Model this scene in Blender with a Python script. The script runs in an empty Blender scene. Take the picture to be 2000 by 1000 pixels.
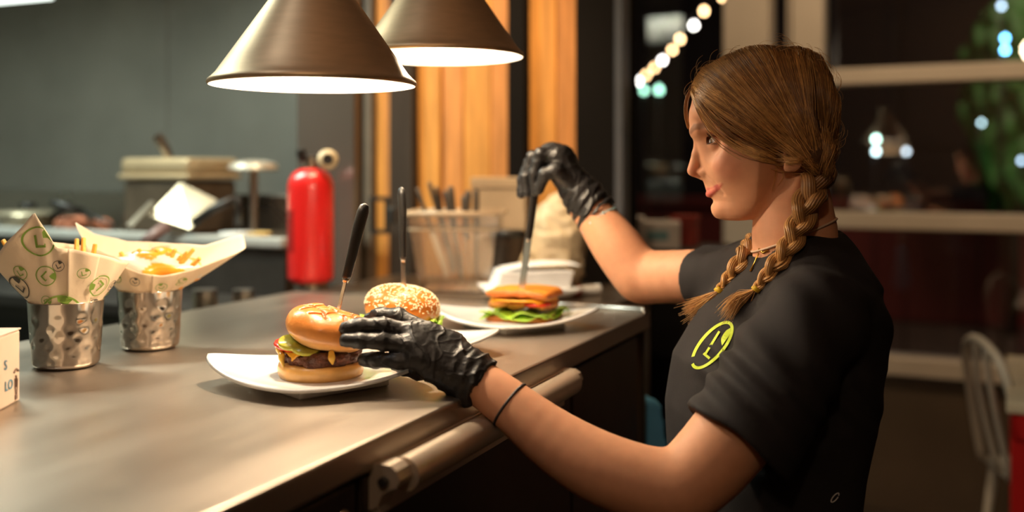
import bpy, bmesh, math, random
import numpy as np
from mathutils import Vector, Matrix
from mathutils.bvhtree import BVHTree

# ------------------------------------------------------------------ camera, world, lights, exposure
scene = bpy.context.scene
COL = scene.collection
FPX, YH, CZ = 2000.0, 330.0, 1.35          # focal length (px of a 2000x1000 frame), horizon row, eye height
cam_d = bpy.data.cameras.new('camera')
cam_d.sensor_width = 36.0; cam_d.sensor_fit = 'HORIZONTAL'; cam_d.lens = 36.0
cam_d.shift_y = -(500 - YH) / 2000.0
cam_d.clip_start = 0.05; cam_d.clip_end = 100
cam_d.dof.use_dof = True; cam_d.dof.focus_distance = 1.41; cam_d.dof.aperture_fstop = 1.65
cam = bpy.data.objects.new('camera', cam_d); COL.objects.link(cam)
cam.location = (0, 0, CZ); cam.rotation_euler = (math.pi/2, 0, 0)
scene.camera = cam
world = bpy.data.worlds.new('night'); scene.world = world; world.use_nodes = True
world.node_tree.nodes['Background'].inputs[0].default_value = (0.10, 0.11, 0.16, 1)
world.node_tree.nodes['Background'].inputs[1].default_value = 0.02
scene.view_settings.view_transform = 'Standard'; scene.view_settings.look = 'None'
scene.view_settings.gamma = 1.0; scene.view_settings.use_curve_mapping = False
scene.view_settings.exposure = 0.0

def light(name, kind, loc, power, color, size=(0.1, 0.1), target=None, radius=0.03):
    d = bpy.data.lights.new(name, kind); d.energy = power; d.color = color
    if kind == 'AREA':
        d.shape = 'RECTANGLE'; d.size, d.size_y = size
    else:
        d.shadow_soft_size = radius
    o = bpy.data.objects.new(name, d); COL.objects.link(o); o.location = loc
    if target is not None:
        o.rotation_euler = (Vector(target) - Vector(loc)).to_track_quat('-Z', 'Y').to_euler()
    return o
# fluorescent tubes over the cooking line (left), warm ceiling lights of the dining room (right)
light('kitchen_tube_light', 'AREA', (-1.55, 2.45, 2.55), 64, (0.88, 1.0, 0.88), (1.3, 0.16), (-1.45, 2.9, 0.6))
light('front_fill_light', 'POINT', (-0.25, -0.5, 2.30), 17, (1.0, 0.76, 0.52), radius=0.08)  # added warm fill behind the camera, no real fixture
def spot(name, loc, target, power, color, angle, blend=0.6, radius=0.04):
    o = light(name, 'SPOT', loc, power, color, target=target, radius=radius)
    o.data.spot_size = math.radians(angle); o.data.spot_blend = blend; return o
spot('kitchen_downlight', (-1.0, 0.9, 2.85), (-0.75, 1.25, 1.0), 12, (0.92, 0.96, 1.0), 80)
spot('dining_downlight', (1.75, 2.2, 2.85), (1.9, 3.9, 1.9), 42, (1.0, 0.72, 0.46), 80)
spot('dining_downlight', (0.95, 2.9, 2.85), (0.95, 4.1, 1.2), 42, (1.0, 0.74, 0.48), 95)
spot('shelf_downlight', (-0.05, 2.40, 2.85), (-0.02, 2.86, 1.08), 52, (1.0, 0.68, 0.36), 66)
spot('panel_downlight', (-0.36, 2.02, 2.85), (-0.38, 2.85, 1.20), 110, (1.0, 0.72, 0.45), 60)
spot('ceiling_fill_light', (-0.15, -0.2, 1.9), (-0.15, 0.25, 2.95), 45, (1.0, 0.78, 0.55), 120, radius=0.1)  # added unseen spot; brightens the ceiling for soft overhead fill
LAMP_POWER = 13.5
LAMP_COL = (1.0, 0.79, 0.56)

# ------------------------------------------------------------------ helpers
rnd = random.Random(7)
nrg = np.random.default_rng(7)
def P(px, py, Y):
    return Vector(((px - 1000) / FPX * Y, Y, CZ - (py - YH) / FPX * Y))
def proj(p):
    return (1000 + p[0] / p[1] * FPX, YH + (CZ - p[2]) / p[1] * FPX)
def lin(r, g, b):
    return tuple(((c/255.0)/12.92 if c/255.0 <= 0.04045 else ((c/255.0 + 0.055)/1.055)**2.4) for c in (r, g, b))

MATS = {}
def mat(name, color=(0.5, 0.5, 0.5), rough=0.5, metal=0.0, var=0.08, vscale=14.0, bump=0.0, bscale=80.0, spec=0.5,
        emit=None, estr=0.0, coat=0.0, sss=0.0, attr=False, stretch=None, trans=0.0, sheen=0.0, aniso=0.0, rvar=0.0, alpha=1.0):
    if name in MATS: return MATS[name]
    m = bpy.data.materials.new(name); m.use_nodes = True; MATS[name] = m
    nt = m.node_tree; N = nt.nodes; Lk = nt.links
    b = N['Principled BSDF']
    tc = N.new('ShaderNodeTexCoord'); mp = N.new('ShaderNodeMapping')
    Lk.new(tc.outputs['Object'], mp.inputs['Vector'])
    if stretch: mp.inputs['Scale'].default_value = stretch
    nz = N.new('ShaderNodeTexNoise'); nz.inputs['Scale'].default_value = vscale; nz.inputs['Detail'].default_value = 5
    Lk.new(mp.outputs['Vector'], nz.inputs['Vector'])
    rmp = N.new('ShaderNodeMapRange'); rmp.inputs['From Min'].default_value = 0.3; rmp.inputs['From Max'].default_value = 0.7
    rmp.inputs['To Min'].default_value = 1 - var; rmp.inputs['To Max'].default_value = 1 + var
    Lk.new(nz.outputs['Fac'], rmp.inputs['Value'])
    mul = N.new('ShaderNodeVectorMath'); mul.operation = 'SCALE'
    if attr:
        at = N.new('ShaderNodeAttribute'); at.attribute_name = 'Col'; Lk.new(at.outputs['Color'], mul.inputs[0])
    else:
        mul.inputs[0].default_value = color[:3]
    Lk.new(rmp.outputs['Result'], mul.inputs['Scale'])
    Lk.new(mul.outputs['Vector'], b.inputs['Base Color'])
    b.inputs['Roughness'].default_value = rough; b.inputs['Metallic'].default_value = metal
    if rvar:
        r2 = N.new('ShaderNodeMapRange'); r2.inputs['From Min'].default_value = 0.3; r2.inputs['From Max'].default_value = 0.7
        r2.inputs['To Min'].default_value = max(0.02, rough - rvar); r2.inputs['To Max'].default_value = rough + rvar
        Lk.new(nz.outputs['Fac'], r2.inputs['Value']); Lk.new(r2.outputs['Result'], b.inputs['Roughness'])
    b.inputs['Specular IOR Level'].default_value = spec
    if coat: b.inputs['Coat Weight'].default_value = coat; b.inputs['Coat Roughness'].default_value = 0.12
    if sss:
        b.inputs['Subsurface Weight'].default_value = sss; b.inputs['Subsurface Radius'].default_value = (0.012, 0.005, 0.003)
        b.inputs['Subsurface Scale'].default_value = 0.6
    if sheen: b.inputs['Sheen Weight'].default_value = sheen
    if trans: b.inputs['Transmission Weight'].default_value = trans
    if aniso: b.inputs['Anisotropic'].default_value = aniso
    if alpha < 1: b.inputs['Alpha'].default_value = alpha
    if emit is not None:
        b.inputs['Emission Color'].default_value = (*emit[:3], 1); b.inputs['Emission Strength'].default_value = estr
    if bump:
        n2 = N.new('ShaderNodeTexNoise'); n2.inputs['Scale'].default_value = bscale; n2.inputs['Detail'].default_value = 6
        Lk.new(mp.outputs['Vector'], n2.inputs['Vector'])
        bp = N.new('ShaderNodeBump'); bp.inputs['Strength'].default_value = bump; bp.inputs['Distance'].default_value = 0.01
        Lk.new(n2.outputs['Fac'], bp.inputs['Height']); Lk.new(bp.outputs['Normal'], b.inputs['Normal'])
    return m
def thin_glass(name, refl=0.1, tint=(1, 1, 1), rough=0.0):
    m = bpy.data.materials.new(name); m.use_nodes = True; nt = m.node_tree; N = nt.nodes; N.clear()
    o = N.new('ShaderNodeOutputMaterial'); t = N.new('ShaderNodeBsdfTransparent'); t.inputs[0].default_value = (*tint, 1)
    g = N.new('ShaderNodeBsdfGlossy'); g.inputs['Roughness'].default_value = rough
    lw = N.new('ShaderNodeFresnel'); lw.inputs[0].default_value = 1.5
    ad = N.new('ShaderNodeMath'); ad.operation = 'ADD'; ad.inputs[1].default_value = refl; ad.use_clamp = True
    mx = N.new('ShaderNodeMixShader'); L = nt.links
    L.new(lw.outputs[0], ad.inputs[0]); L.new(ad.outputs[0], mx.inputs[0]); L.new(t.outputs[0], mx.inputs[1]); L.new(g.outputs[0], mx.inputs[2])
    L.new(mx.outputs[0], o.inputs[0]); return m

def make_mesh(name, vf, smooth=False, cols=None):
    V, F = vf[0], vf[1]
    me = bpy.data.meshes.new(name)
    V = [tuple(map(float, v)) for v in V] if not isinstance(V, np.ndarray) else V.tolist()
    F = F.tolist() if isinstance(F, np.ndarray) else [tuple(f) for f in F]
    me.from_pydata(V, [], F); me.update()
    if smooth: me.polygons.foreach_set('use_smooth', [True] * len(me.polygons))
    if cols is not None:
        a = me.color_attributes.new('Col', 'FLOAT_COLOR', 'POINT')
        c = np.ones((len(V), 4), dtype=np.float32); c[:, :3] = np.asarray(cols)[:, :3]
        a.data.foreach_set('color', c.ravel())
    return me
def link(name, data, parent=None):
    o = bpy.data.objects.new(name, data); COL.objects.link(o)
    if parent is not None: o.parent = parent
    return o
def tag(o, label=None, cat=None, group=None, kind=None):
    if label: o['label'] = label
    if cat: o['category'] = cat
    if group: o['group'] = group
    if kind: o['kind'] = kind
    return o
def thing(name, label, cat, loc=(0, 0, 0), rz=0.0, group=None, kind=None):
    o = link(name, None); o.empty_display_size = 0.05
    o.location = loc; o.rotation_euler = (0, 0, rz)
    return tag(o, label, cat, group, kind)
def part(name, vf, m, parent, smooth=False, cols=None, label=None, kind=None, angle=None):
    o = link(name, make_mesh(name, vf, smooth, cols), parent); o.data.materials.append(m)
    if angle is not None:
        o.data.set_sharp_from_angle(angle=math.radians(angle))
    return tag(o, label, None, None, kind)
def solo(name, vf, m, label, cat, loc=(0, 0, 0), rz=0.0, group=None, kind=None, smooth=False, cols=None, angle=None):
    o = link(name, make_mesh(name, vf, smooth, cols)); o.data.materials.append(m)
    if angle is not None: o.data.set_sharp_from_angle(angle=math.radians(angle))
    o.location = loc; o.rotation_euler = (0, 0, rz)
    return tag(o, label, cat, group, kind)
def shift(vf, off):
    V = np.asarray(vf[0], dtype=float) - np.asarray(off, dtype=float)
    return V, vf[1]
def move(vf, loc=(0, 0, 0), rot=(0, 0, 0), sc=(1, 1, 1)):
    V = np.asarray(vf[0], dtype=float) * np.asarray(sc, dtype=float)
    from mathutils import Euler
    R = np.array(Euler(rot).to_matrix())
    return V @ R.T + np.asarray(loc, dtype=float), vf[1]
def J(*parts):
    V = []; F = []; n = 0
    for v, f in parts:
        v = np.asarray(v, dtype=float); V.append(v)
        F += [tuple(int(i) + n for i in q) for q in f]; n += len(v)
    return np.vstack(V), F
def box(x0, x1, y0, y1, z0, z1, bev=0.0, seg=2):
    bm = bmesh.new(); bmesh.ops.create_cube(bm, size=1)
    for v in bm.verts:
        v.co = Vector((x0 if v.co.x < 0 else x1, y0 if v.co.y < 0 else y1, z0 if v.co.z < 0 else z1))
    if bev: bmesh.ops.bevel(bm, geom=list(bm.edges), offset=bev, segments=seg, profile=0.5, affect='EDGES')
    bm.verts.index_update()
    V = [tuple(v.co) for v in bm.verts]; F = [tuple(v.index for v in f.verts) for f in bm.faces]
    bm.free(); return np.array(V), F
def lathe(prof, n=40, sx=1.0, sy=1.0):
    V = []; F = []; k = len(prof)
    for i in range(n):
        a = 2 * math.pi * i / n
        for r, z in prof: V.append((r * math.cos(a) * sx, r * math.sin(a) * sy, z))
    for i in range(n):
        j = (i + 1) % n
        for q in range(k - 1): F.append((i*k+q, j*k+q, j*k+q+1, i*k+q+1))
    return np.array(V), F
def spline(pts, n=8):
    pts = [np.asarray(p, dtype=float) for p in pts]
    if len(pts) < 3: return [pts[0] + (pts[-1]-pts[0]) * t for t in np.linspace(0, 1, n+1)]
    ext = [2*pts[0]-pts[1]] + pts + [2*pts[-1]-pts[-2]]; out = []
    for i in range(1, len(ext)-2):
        p0, p1, p2, p3 = ext[i-1:i+3]
        for t in np.linspace(0, 1, n, endpoint=False):
            out.append(0.5*((2*p1) + (-p0+p2)*t + (2*p0-5*p1+4*p2-p3)*t*t + (-p0+3*p1-3*p2+p3)*t**3))
    out.append(pts[-1]); return out
def frames(path):
    path = [np.asarray(p, dtype=float) for p in path]; T = []
    for i in range(len(path)):
        t = path[min(i+1, len(path)-1)] - path[max(i-1, 0)]
        T.append(t / (np.linalg.norm(t) + 1e-12))
    up = np.array((0, 0, 1.0)) if abs(T[0][2]) < 0.9 else np.array((1.0, 0, 0))
    n = np.cross(up, T[0]); n /= np.linalg.norm(n); out = []
    for t in T:
        n = n - t * np.dot(n, t); n /= (np.linalg.norm(n) + 1e-12)
        out.append((t, n, np.cross(t, n)))
    return out
def tube(path, r, n=8, cap=True, flat=1.0, closed=False):
    fr = frames(path); V = []; F = []; m = len(path)
    rs = [r] * m if np.isscalar(r) else list(r)
    for i, p in enumerate(path):
        t, a, b = fr[i]
        for k in range(n):
            an = 2*math.pi*k/n
            V.append(np.asarray(p) + (a*math.cos(an) + b*math.sin(an)*flat) * rs[i])
    for i in range(m if closed else m-1):
        for k in range(n):
            j = (k+1) % n; i2 = (i+1) % m
            F.append((i*n+k, i*n+j, i2*n+j, i2*n+k))
    if cap and not closed:
        F.append(tuple(range(n-1, -1, -1))); F.append(tuple(range((m-1)*n, m*n)))
    return np.array(V), F
def prism(poly, z0, z1):            # polygon in xy (ccw), extruded in z
    n = len(poly); V = [(x, y, z0) for x, y in poly] + [(x, y, z1) for x, y in poly]
    F = [tuple(range(n-1, -1, -1)), tuple(range(n, 2*n))] + [(i, (i+1) % n, n+(i+1) % n, n+i) for i in range(n)]
    return np.array(V, dtype=float), F
def grid(fn, nu, nv, closed_u=False):
    V = []; F = []
    for i in range(nu):
        for j in range(nv): V.append(fn(i/(nu if closed_u else nu-1), j/(nv-1)))
    for i in range(nu if closed_u else nu-1):
        for j in range(nv-1):
            i2 = (i+1) % nu; F.append((i*nv+j, i2*nv+j, i2*nv+j+1, i*nv+j+1))
    return np.array(V, dtype=float), F
def thick(vf, t):                    # shell of an open grid surface
    V, F = np.asarray(vf[0], dtype=float), vf[1]
    nor = np.zeros_like(V)
    for f in F:
        a, b, c = V[f[0]], V[f[1]], V[f[2]]; n = np.cross(b-a, c-a)
        if len(f) == 4: n = n + np.cross(c-a, V[f[3]]-a)
        for i in f: nor[i] += n
    nor /= (np.linalg.norm(nor, axis=1, keepdims=True) + 1e-12)
    n = len(V); V2 = np.vstack([V, V - nor*t]); F2 = [tuple(f) for f in F] + [tuple(i+n for i in reversed(f)) for f in F]
    cnt = {}
    for f in F:
        for i in range(len(f)):
            e = (f[i], f[(i+1) % len(f)]); cnt[e] = 1
    for (a, b) in list(cnt):
        if (b, a) not in cnt: F2.append((b, a, a+n, b+n))
    return V2, F2
# --- implicit surfaces (numpy surface nets)
def smin(a, b, k):
    h = np.clip(0.5 + 0.5*(b-a)/k, 0, 1); return b + (a-b)*h - k*h*(1-h)
def smax(a, b, k): return -smin(-a, -b, k)
def cone(X, Y, Z, A, B, ra, rb):
    A = np.asarray(A, dtype=np.float32); B = np.asarray(B, dtype=np.float32); d = B-A; L2 = float(d @ d)
    t = np.clip(((X-A[0])*d[0] + (Y-A[1])*d[1] + (Z-A[2])*d[2]) / L2, 0, 1)
    return np.sqrt((X-A[0]-d[0]*t)**2 + (Y-A[1]-d[1]*t)**2 + (Z-A[2]-d[2]*t)**2) - (ra + (rb-ra)*t)
def chain(X, Y, Z, pts, rs, k):
    f = None
    for i in range(len(pts)-1):
        c = cone(X, Y, Z, pts[i], pts[i+1], rs[i], rs[i+1])
        f = c if f is None else smin(f, c, k)
    return f
def ell(X, Y, Z, c, r):
    k0 = np.sqrt(((X-c[0])/r[0])**2 + ((Y-c[1])/r[1])**2 + ((Z-c[2])/r[2])**2)
    k1 = np.sqrt(((X-c[0])/r[0]**2)**2 + ((Y-c[1])/r[1]**2)**2 + ((Z-c[2])/r[2]**2)**2) + 1e-9
    return k0*(k0-1)/k1
def waves(X, Y, Z, seed, scale, n=7, stretch=(1, 1, 1)):
    r = np.random.default_rng(seed); f = 0
    for i in range(n):
        d = r.normal(size=3); d /= np.linalg.norm(d); s = scale * r.uniform(0.6, 1.7)
        f = f + np.sin((X*d[0]*stretch[0] + Y*d[1]*stretch[1] + Z*d[2]*stretch[2])*s + r.uniform(0, 6.28))
    return f / math.sqrt(n)
def surfnet(fn, lo, hi, h):
    lo = np.asarray(lo, dtype=np.float32); n = [int(math.ceil((hi[i]-lo[i])/h))+1 for i in range(3)]
    ax = [lo[i] + h*np.arange(n[i], dtype=np.float32) for i in range(3)]
    X, Y, Z = np.meshgrid(*ax, indexing='ij', sparse=False)
    Fv = fn(X, Y, Z).astype(np.float32); del X, Y, Z
    s = Fv < 0
    c = np.zeros([k-1 for k in n], dtype=np.int8)
    for dx in (0, 1):
        for dy in (0, 1):
            for dz in (0, 1):
                c += s[dx:n[0]-1+dx, dy:n[1]-1+dy, dz:n[2]-1+dz]
    act = (c > 0) & (c < 8); idx = np.argwhere(act)
    ids = np.full(act.shape, -1, dtype=np.int64); ids[act] = np.arange(len(idx))
    val = {}
    for dx in (0, 1):
        for dy in (0, 1):
            for dz in (0, 1):
                val[(dx, dy, dz)] = Fv[idx[:, 0]+dx, idx[:, 1]+dy, idx[:, 2]+dz]
    acc = np.zeros((len(idx), 3)); cnt = np.zeros(len(idx))
    for p in val:
        for a in range(3):
            if p[a] == 0:
                q = list(p); q[a] = 1; va, vb = val[p], val[tuple(q)]
                m = (va < 0) != (vb < 0)
                t = np.where(m, va/(va-vb+1e-20), 0)
                pos = np.tile(np.array(p, dtype=float), (len(idx), 1)); pos[:, a] = t
                acc[m] += pos[m]; cnt[m] += 1
    V = lo + h*(idx + acc/cnt[:, None])
    Q = []
    for a in range(3):
        b, d = (a+1) % 3, (a+2) % 3
        sl0 = [slice(1, -1)]*3; sl1 = [slice(1, -1)]*3; sl0[a] = slice(0, -1); sl1[a] = slice(1, None)
        s0, s1 = s[tuple(sl0)], s[tuple(sl1)]
        e = np.argwhere(s0 != s1)
        if len(e) == 0: continue
        ins = s0[tuple(e.T)]
        off = np.ones(3, dtype=int); off[a] = 0; e = e + off
        def cell(db, dd):
            q = e.copy(); q[:, b] += db; q[:, d] += dd; return ids[q[:, 0], q[:, 1], q[:, 2]]
        quad = np.stack([cell(-1, -1), cell(0, -1), cell(0, 0), cell(-1, 0)], axis=1)
        quad[~ins] = quad[~ins][:, ::-1]
        Q.append(quad)
    Q = np.vstack(Q); Q = Q[(Q >= 0).all(axis=1)]
    return V, Q
def text_mesh(s, size, depth=0.0004):
    cu = bpy.data.curves.new('txt', 'FONT'); cu.body = s; cu.size = size; cu.extrude = depth; cu.resolution_u = 3
    o = bpy.data.objects.new('txt', cu); COL.objects.link(o)
    bpy.context.view_layer.update()
    me = bpy.data.meshes.new_from_object(o.evaluated_get(bpy.context.evaluated_depsgraph_get()))
    V = np.array([tuple(v.co) for v in me.vertices]); F = [tuple(p.vertices) for p in me.polygons]
    bpy.data.objects.remove(o); bpy.data.curves.remove(cu); bpy.data.meshes.remove(me)
    return V, F
def ring2d(r0, r1, n=40):
    V = []; F = []
    for i in range(n):
        a = 2*math.pi*i/n; V += [(r0*math.cos(a), r0*math.sin(a)), (r1*math.cos(a), r1*math.sin(a))]
    for i in range(n):
        j = (i+1) % n; F.append((2*i, 2*i+1, 2*j+1, 2*j))
    return np.array(V), F

# ------------------------------------------------------------------ materials
STEEL = mat('brushed_steel', lin(178, 172, 165), rough=0.30, metal=1.0, var=0.10, vscale=6, bump=0.04, bscale=60, stretch=(1, 0.12, 1), rvar=0.08)
TOPSTEEL = mat('worktop_steel', lin(172, 160, 146), rough=0.38, metal=0.85, var=0.13, vscale=5, bump=0.035, bscale=90, stretch=(1, 0.25, 1), rvar=0.10)
DSTEEL = mat('dark_steel', lin(98, 90, 80), rough=0.38, metal=0.9, var=0.12, vscale=7, bump=0.03)
WALLSTEEL = mat('kitchen_wall_steel', lin(140, 138, 130), rough=0.42, metal=0.55, var=0.16, vscale=2.2, bump=0.02, bscale=20)
SHADE = mat('spun_aluminium', lin(210, 182, 144), rough=0.46, metal=0.72, var=0.05, vscale=30, bump=0.01, stretch=(1, 1, 6))
ENAMEL = mat('white_enamel', (0.60, 0.58, 0.54), rough=0.35, var=0.02)
BLACKP = mat('black_plastic', (0.012, 0.011, 0.010), rough=0.42, var=0.2, bump=0.05, bscale=300)
BLACKM = mat('black_metal', (0.018, 0.016, 0.014), rough=0.45, var=0.2)
PORC = mat('white_porcelain', (0.82, 0.82, 0.80), rough=0.12, var=0.02, coat=0.3)
PAPER = mat('printed_paper', lin(236, 214, 184), rough=0.65, var=0.05, bump=0.08, bscale=50)
GREENINK = mat('green_ink', lin(128, 160, 60), rough=0.6)
GREYINK = mat('grey_ink', lin(74, 68, 58), rough=0.6)
CUPSTEEL = mat('hammered_steel', lin(205, 196, 186), rough=0.15, metal=1.0, var=0.06, vscale=25)
REDP = mat('red_lacquer', lin(214, 34, 32), rough=0.3, var=0.05, coat=0.4)
BUN = mat('bun_crust', attr=True, rough=0.32, var=0.12, vscale=40, bump=0.12, bscale=90, coat=0.25)
CRUMB = mat('bun_side', lin(238, 186, 110), rough=0.6, var=0.10, vscale=40, bump=0.15, bscale=120)
PATTY = mat('beef_patty', lin(104, 58, 38), rough=0.4, var=0.5, vscale=90, bump=0.8, bscale=130)
CHEESE = mat('cheddar', lin(240, 168, 42), rough=0.3, var=0.06, sss=0.1)
LETT = mat('lettuce', lin(150, 190, 50), rough=0.4, var=0.25, vscale=50, bump=0.2, sss=0.1)
TOMATO = mat('tomato', lin(205, 50, 30), rough=0.25, var=0.15, vscale=60)
PICKLE = mat('pickle', lin(178, 170, 60), rough=0.25, var=0.2, vscale=60)
SEED = mat('sesame_seed', lin(245, 228, 190), rough=0.45, var=0.06)
FRY = mat('fried_potato', lin(238, 178, 74), rough=0.45, var=0.15, vscale=60, bump=0.2, bscale=150)
TOAST = mat('toast', attr=True, rough=0.5, var=0.12, vscale=60, bump=0.25, bscale=200)
CHICK = mat('breaded_filling', lin(196, 120, 52), rough=0.5, var=0.3, vscale=70, bump=0.5, bscale=120)
WOOD = mat('warm_wood', lin(206, 142, 70), rough=0.5, var=0.22, vscale=9, bump=0.08, bscale=30, stretch=(6, 6, 0.5))
DWOOD = mat('dark_post', lin(56, 46, 38), rough=0.7, var=0.15, vscale=8, spec=0.25, stretch=(4, 4, 0.5))
BLACKW = mat('black_wall', lin(20, 16, 13), rough=0.85, var=0.15, vscale=5, spec=0.15)
FLOOR = mat('dark_floor', lin(74, 62, 50), rough=0.5, var=0.2, vscale=4, bump=0.05)
CREAM = mat('cream_paint', lin(205, 190, 168), rough=0.5, var=0.04, vscale=5)
KICK = mat('brown_panel', lin(92, 76, 58), rough=0.45, var=0.12, vscale=4)
GLASS = thin_glass('window_glass', 0.08)
CLEARP = thin_glass('clear_plastic', 0.10, (0.93, 0.9, 0.86), 0.12)
HANDLE = mat('anodised_handle', lin(200, 184, 164), rough=0.38, metal=0.55, var=0.05)
AL = mat('satin_aluminium', lin(190, 178, 160), rough=0.3, metal=1.0, var=0.06, bump=0.01)
# ------------------------------------------------------------------ frames of the place
AZ = math.radians(-23.6)                       # the pass counter and walls stand turned to the view
nx, ny = math.cos(AZ), math.sin(AZ)            # along the counter's short side (to the person)
dx_, dy_ = -math.sin(AZ), math.cos(AZ)         # along the counter's long side (away)
ZC = 1.06                                      # worktop height
C0 = P(1270, 608, 2.086)                       # far right corner of the worktop
C0 = Vector((C0.x, C0.y, 0))
def along(px, p0, az):                         # where a pixel column meets a vertical plane through p0
    c, s = math.cos(az), math.sin(az); t = (px-1000)/FPX
    return (t*p0[1] - p0[0]) / (c - t*s)
def struct(name, vf, m, loc=(0, 0, 0), rz=0.0, parent=None, smooth=False):
    o = link(name, make_mesh(name, vf, smooth), parent); o.data.materials.append(m)
    o.location = loc; o.rotation_euler = (0, 0, rz)
    if parent is None: o['kind'] = 'structure'
    return o

# ------------------------------------------------------------------ setting
floor = struct('floor', box(-5, 7, -1.5, 12, -0.05, 0), FLOOR)
struct('ceiling', box(-5, 4.5, -1.5, 5.2, 2.95, 3.0), mat('wood_ceiling', lin(150, 112, 76), rough=0.6, var=0.15, vscale=4, stretch=(6, 0.4, 1)))
struct('wall_front', box(-3.4, 4.6, -1.5, -1.42, 0, 2.95), mat('warm_plaster', lin(150, 122, 92), rough=0.7))
struct('wall_left', box(-3.46, -3.38, -1.5, 5.2, 0, 2.95), mat('grey_plaster', lin(150, 152, 140), rough=0.6))
hood = struct('tube_skirt', J(box(-0.75, 0.75, -0.22, 0.22, 2.60, 2.66), box(0.72, 0.75, -0.22, 0.22, 2.18, 2.62), box(-0.75, 0.75, -0.22, -0.20, 2.30, 2.62), box(-0.75, 0.75, 0.20, 0.22, 2.42, 2.62)), STEEL, (-1.55, 2.45, 0), AZ)  # unseen skirt added to keep the tube light from reflecting in the windows
# kitchen wall: steel sheets with a seam and rivet heads
KP = (-0.95, 3.75)
kw = struct('wall_kitchen', box(-3.2, 0.55, 0.0, 0.06, 0, 2.95), WALLSTEEL, (KP[0], KP[1], 0), AZ)
seam = along(332, KP, AZ)
for k, (a, b) in enumerate(((-3.2, seam-1.25), (seam-1.247, seam-0.003), (seam, 0.55))):
    struct('panel', box(a, b, -0.012, 0.0, 0.0, 2.95, 0.003, 1), WALLSTEEL, (0, 0, 0), 0, kw)
for px, py in ((91, 47), (346, 27), (-40, 52), (470, 20)):
    s = along(px, KP, AZ); Y = KP[1] + s*ny
    o = struct('rivet', lathe([(0.0, -0.012), (0.014, -0.009), (0.018, 0.0)], 14), ENAMEL, (s, -0.013, P(px, py, Y).z), 0, kw)
    o.rotation_euler = (math.pi/2, 0, 0)
# steel upright panel behind the extinguisher
UP = (-0.447, 2.60)
s0, s1 = along(579, UP, AZ), along(692, UP, AZ)
up = struct('trim_1', box(s0, s1, 0, 0.03, 1.0, 2.95, 0.004), mat('polished_steel', lin(124, 116, 108), rough=0.2, metal=0.55, var=0.06, vscale=5), (UP[0], UP[1], 0), AZ)
# wooden wall: planks between dark posts
BP = (-0.10, 2.98)
bw = struct('wall_back', box(along(690, BP, AZ), along(1224, BP, AZ), 0.03, 0.10, 0, 2.95), BLACKW, (BP[0], BP[1], 0), AZ)
def plank(a, b, m, z0=0.0, z1=2.93, t=0.028, nm='plank'):
    x0, x1 = along(a, BP, AZ), along(b, BP, AZ)
    return struct(nm, box(x0, x1, 0.03-t, 0.031, z0, z1, 0.003, 1), m, (0, 0, 0), 0, bw)
woods = [WOOD] + [mat('warm_wood_%d' % i, c, rough=0.5, var=0.24, vscale=9, bump=0.08, bscale=30, stretch=(6, 6, 0.5))
         for i, c in enumerate((lin(216, 150, 72), lin(186, 124, 58), lin(208, 140, 76)))]
for k, (a, b) in enumerate(((731, 748), (750, 768), (816, 859), (861, 901), (904, 957), (959, 994), (1031, 1084), (1087, 1125))):
    plank(a, b, woods[(k*2+1) % 4], t=0.02 + 0.01*((k*7) % 3)/2)
for a, b, t in ((692, 711, 0.05), (769, 815, 0.06), (996, 1030, 0.05), (1127, 1204, 0.045)):
    plank(a, b, DWOOD if a < 900 else BLACKW, t=t, nm='post')
plank(713, 729, mat('grey_post', lin(120, 104, 88), rough=0.5), t=0.04, nm='post')
plank(1206, 1224, mat('door_frame_steel', lin(120, 124, 132), rough=0.35, metal=0.6), t=0.06, nm='post')
# window wall on the dining side
WZ = math.radians(-27.0); WP = (1.0, 4.25)
def wx(px): return along(px, WP, WZ)
def wz_(px, py):
    s = wx(px); return P(px, py, WP[1] + s*math.sin(WZ)).z
ww = struct('wall_window', box(wx(1224), wx(2350), 0.10, 0.16, 0, wz_(1800, 745)), KICK, (WP[0], WP[1], 0), WZ)
struct('panel', box(wx(1620), wx(2350), 0.04, 0.1, 0, wz_(1800, 745), 0.004), KICK, (0, 0, 0), 0, ww)
def wframe(name, px0, px1, z0, z1, t0=0.0, t1=0.14):
    o = struct(name, box(wx(px0), wx(px1), t0, t1, z0, z1, 0.005), CREAM, (WP[0], WP[1], 0), WZ); return o
wframe('trim_2', 1412, 1500, 0, 2.95)
wframe('trim_3', 1546, 1606, 0, 2.95)
struct('trim_4', box(wx(1531), wx(1540), 0.05, 0.1, 0, 2.95, 0.003), CREAM, (WP[0], WP[1], 0), WZ)
for nm, (pa, pb) in (('window_1', (127, 160)), ('window_2', (416, 450))):
    zt, zb = wz_(1800, pa), wz_(1800, pb)
    w = struct(nm, box(wx(1607), wx(2350), 0.0, 0.12, zb, zt, 0.006), CREAM, (WP[0], WP[1], 0), WZ)
    zlo, zhi = (wz_(1800, 416), zb) if nm == 'window_1' else (wz_(1800, 745), zb)
    struct('pane', box(wx(1607), wx(2350), 0.055, 0.061, zlo, zhi), GLASS, (0, 0, 0), 0, w)
w = struct('window_3', box(wx(1607), wx(2350), 0.0, 0.14, wz_(1800, 738), wz_(1800, 702), 0.006), CREAM, (WP[0], WP[1], 0), WZ)
struct('pane', box(wx(1607), wx(2350), 0.055, 0.061, wz_(1800, 127), 2.95), GLASS, (0, 0, 0), 0, w)
w = struct('window_4', box(wx(1226), wx(1411), 0.0, 0.12, 2.6, 2.7), CREAM, (WP[0], WP[1], 0), WZ)
struct('pane', box(wx(1226), wx(1411), 0.055, 0.061, 0.0, 2.6), GLASS, (0, 0, 0), 0, w)

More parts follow.
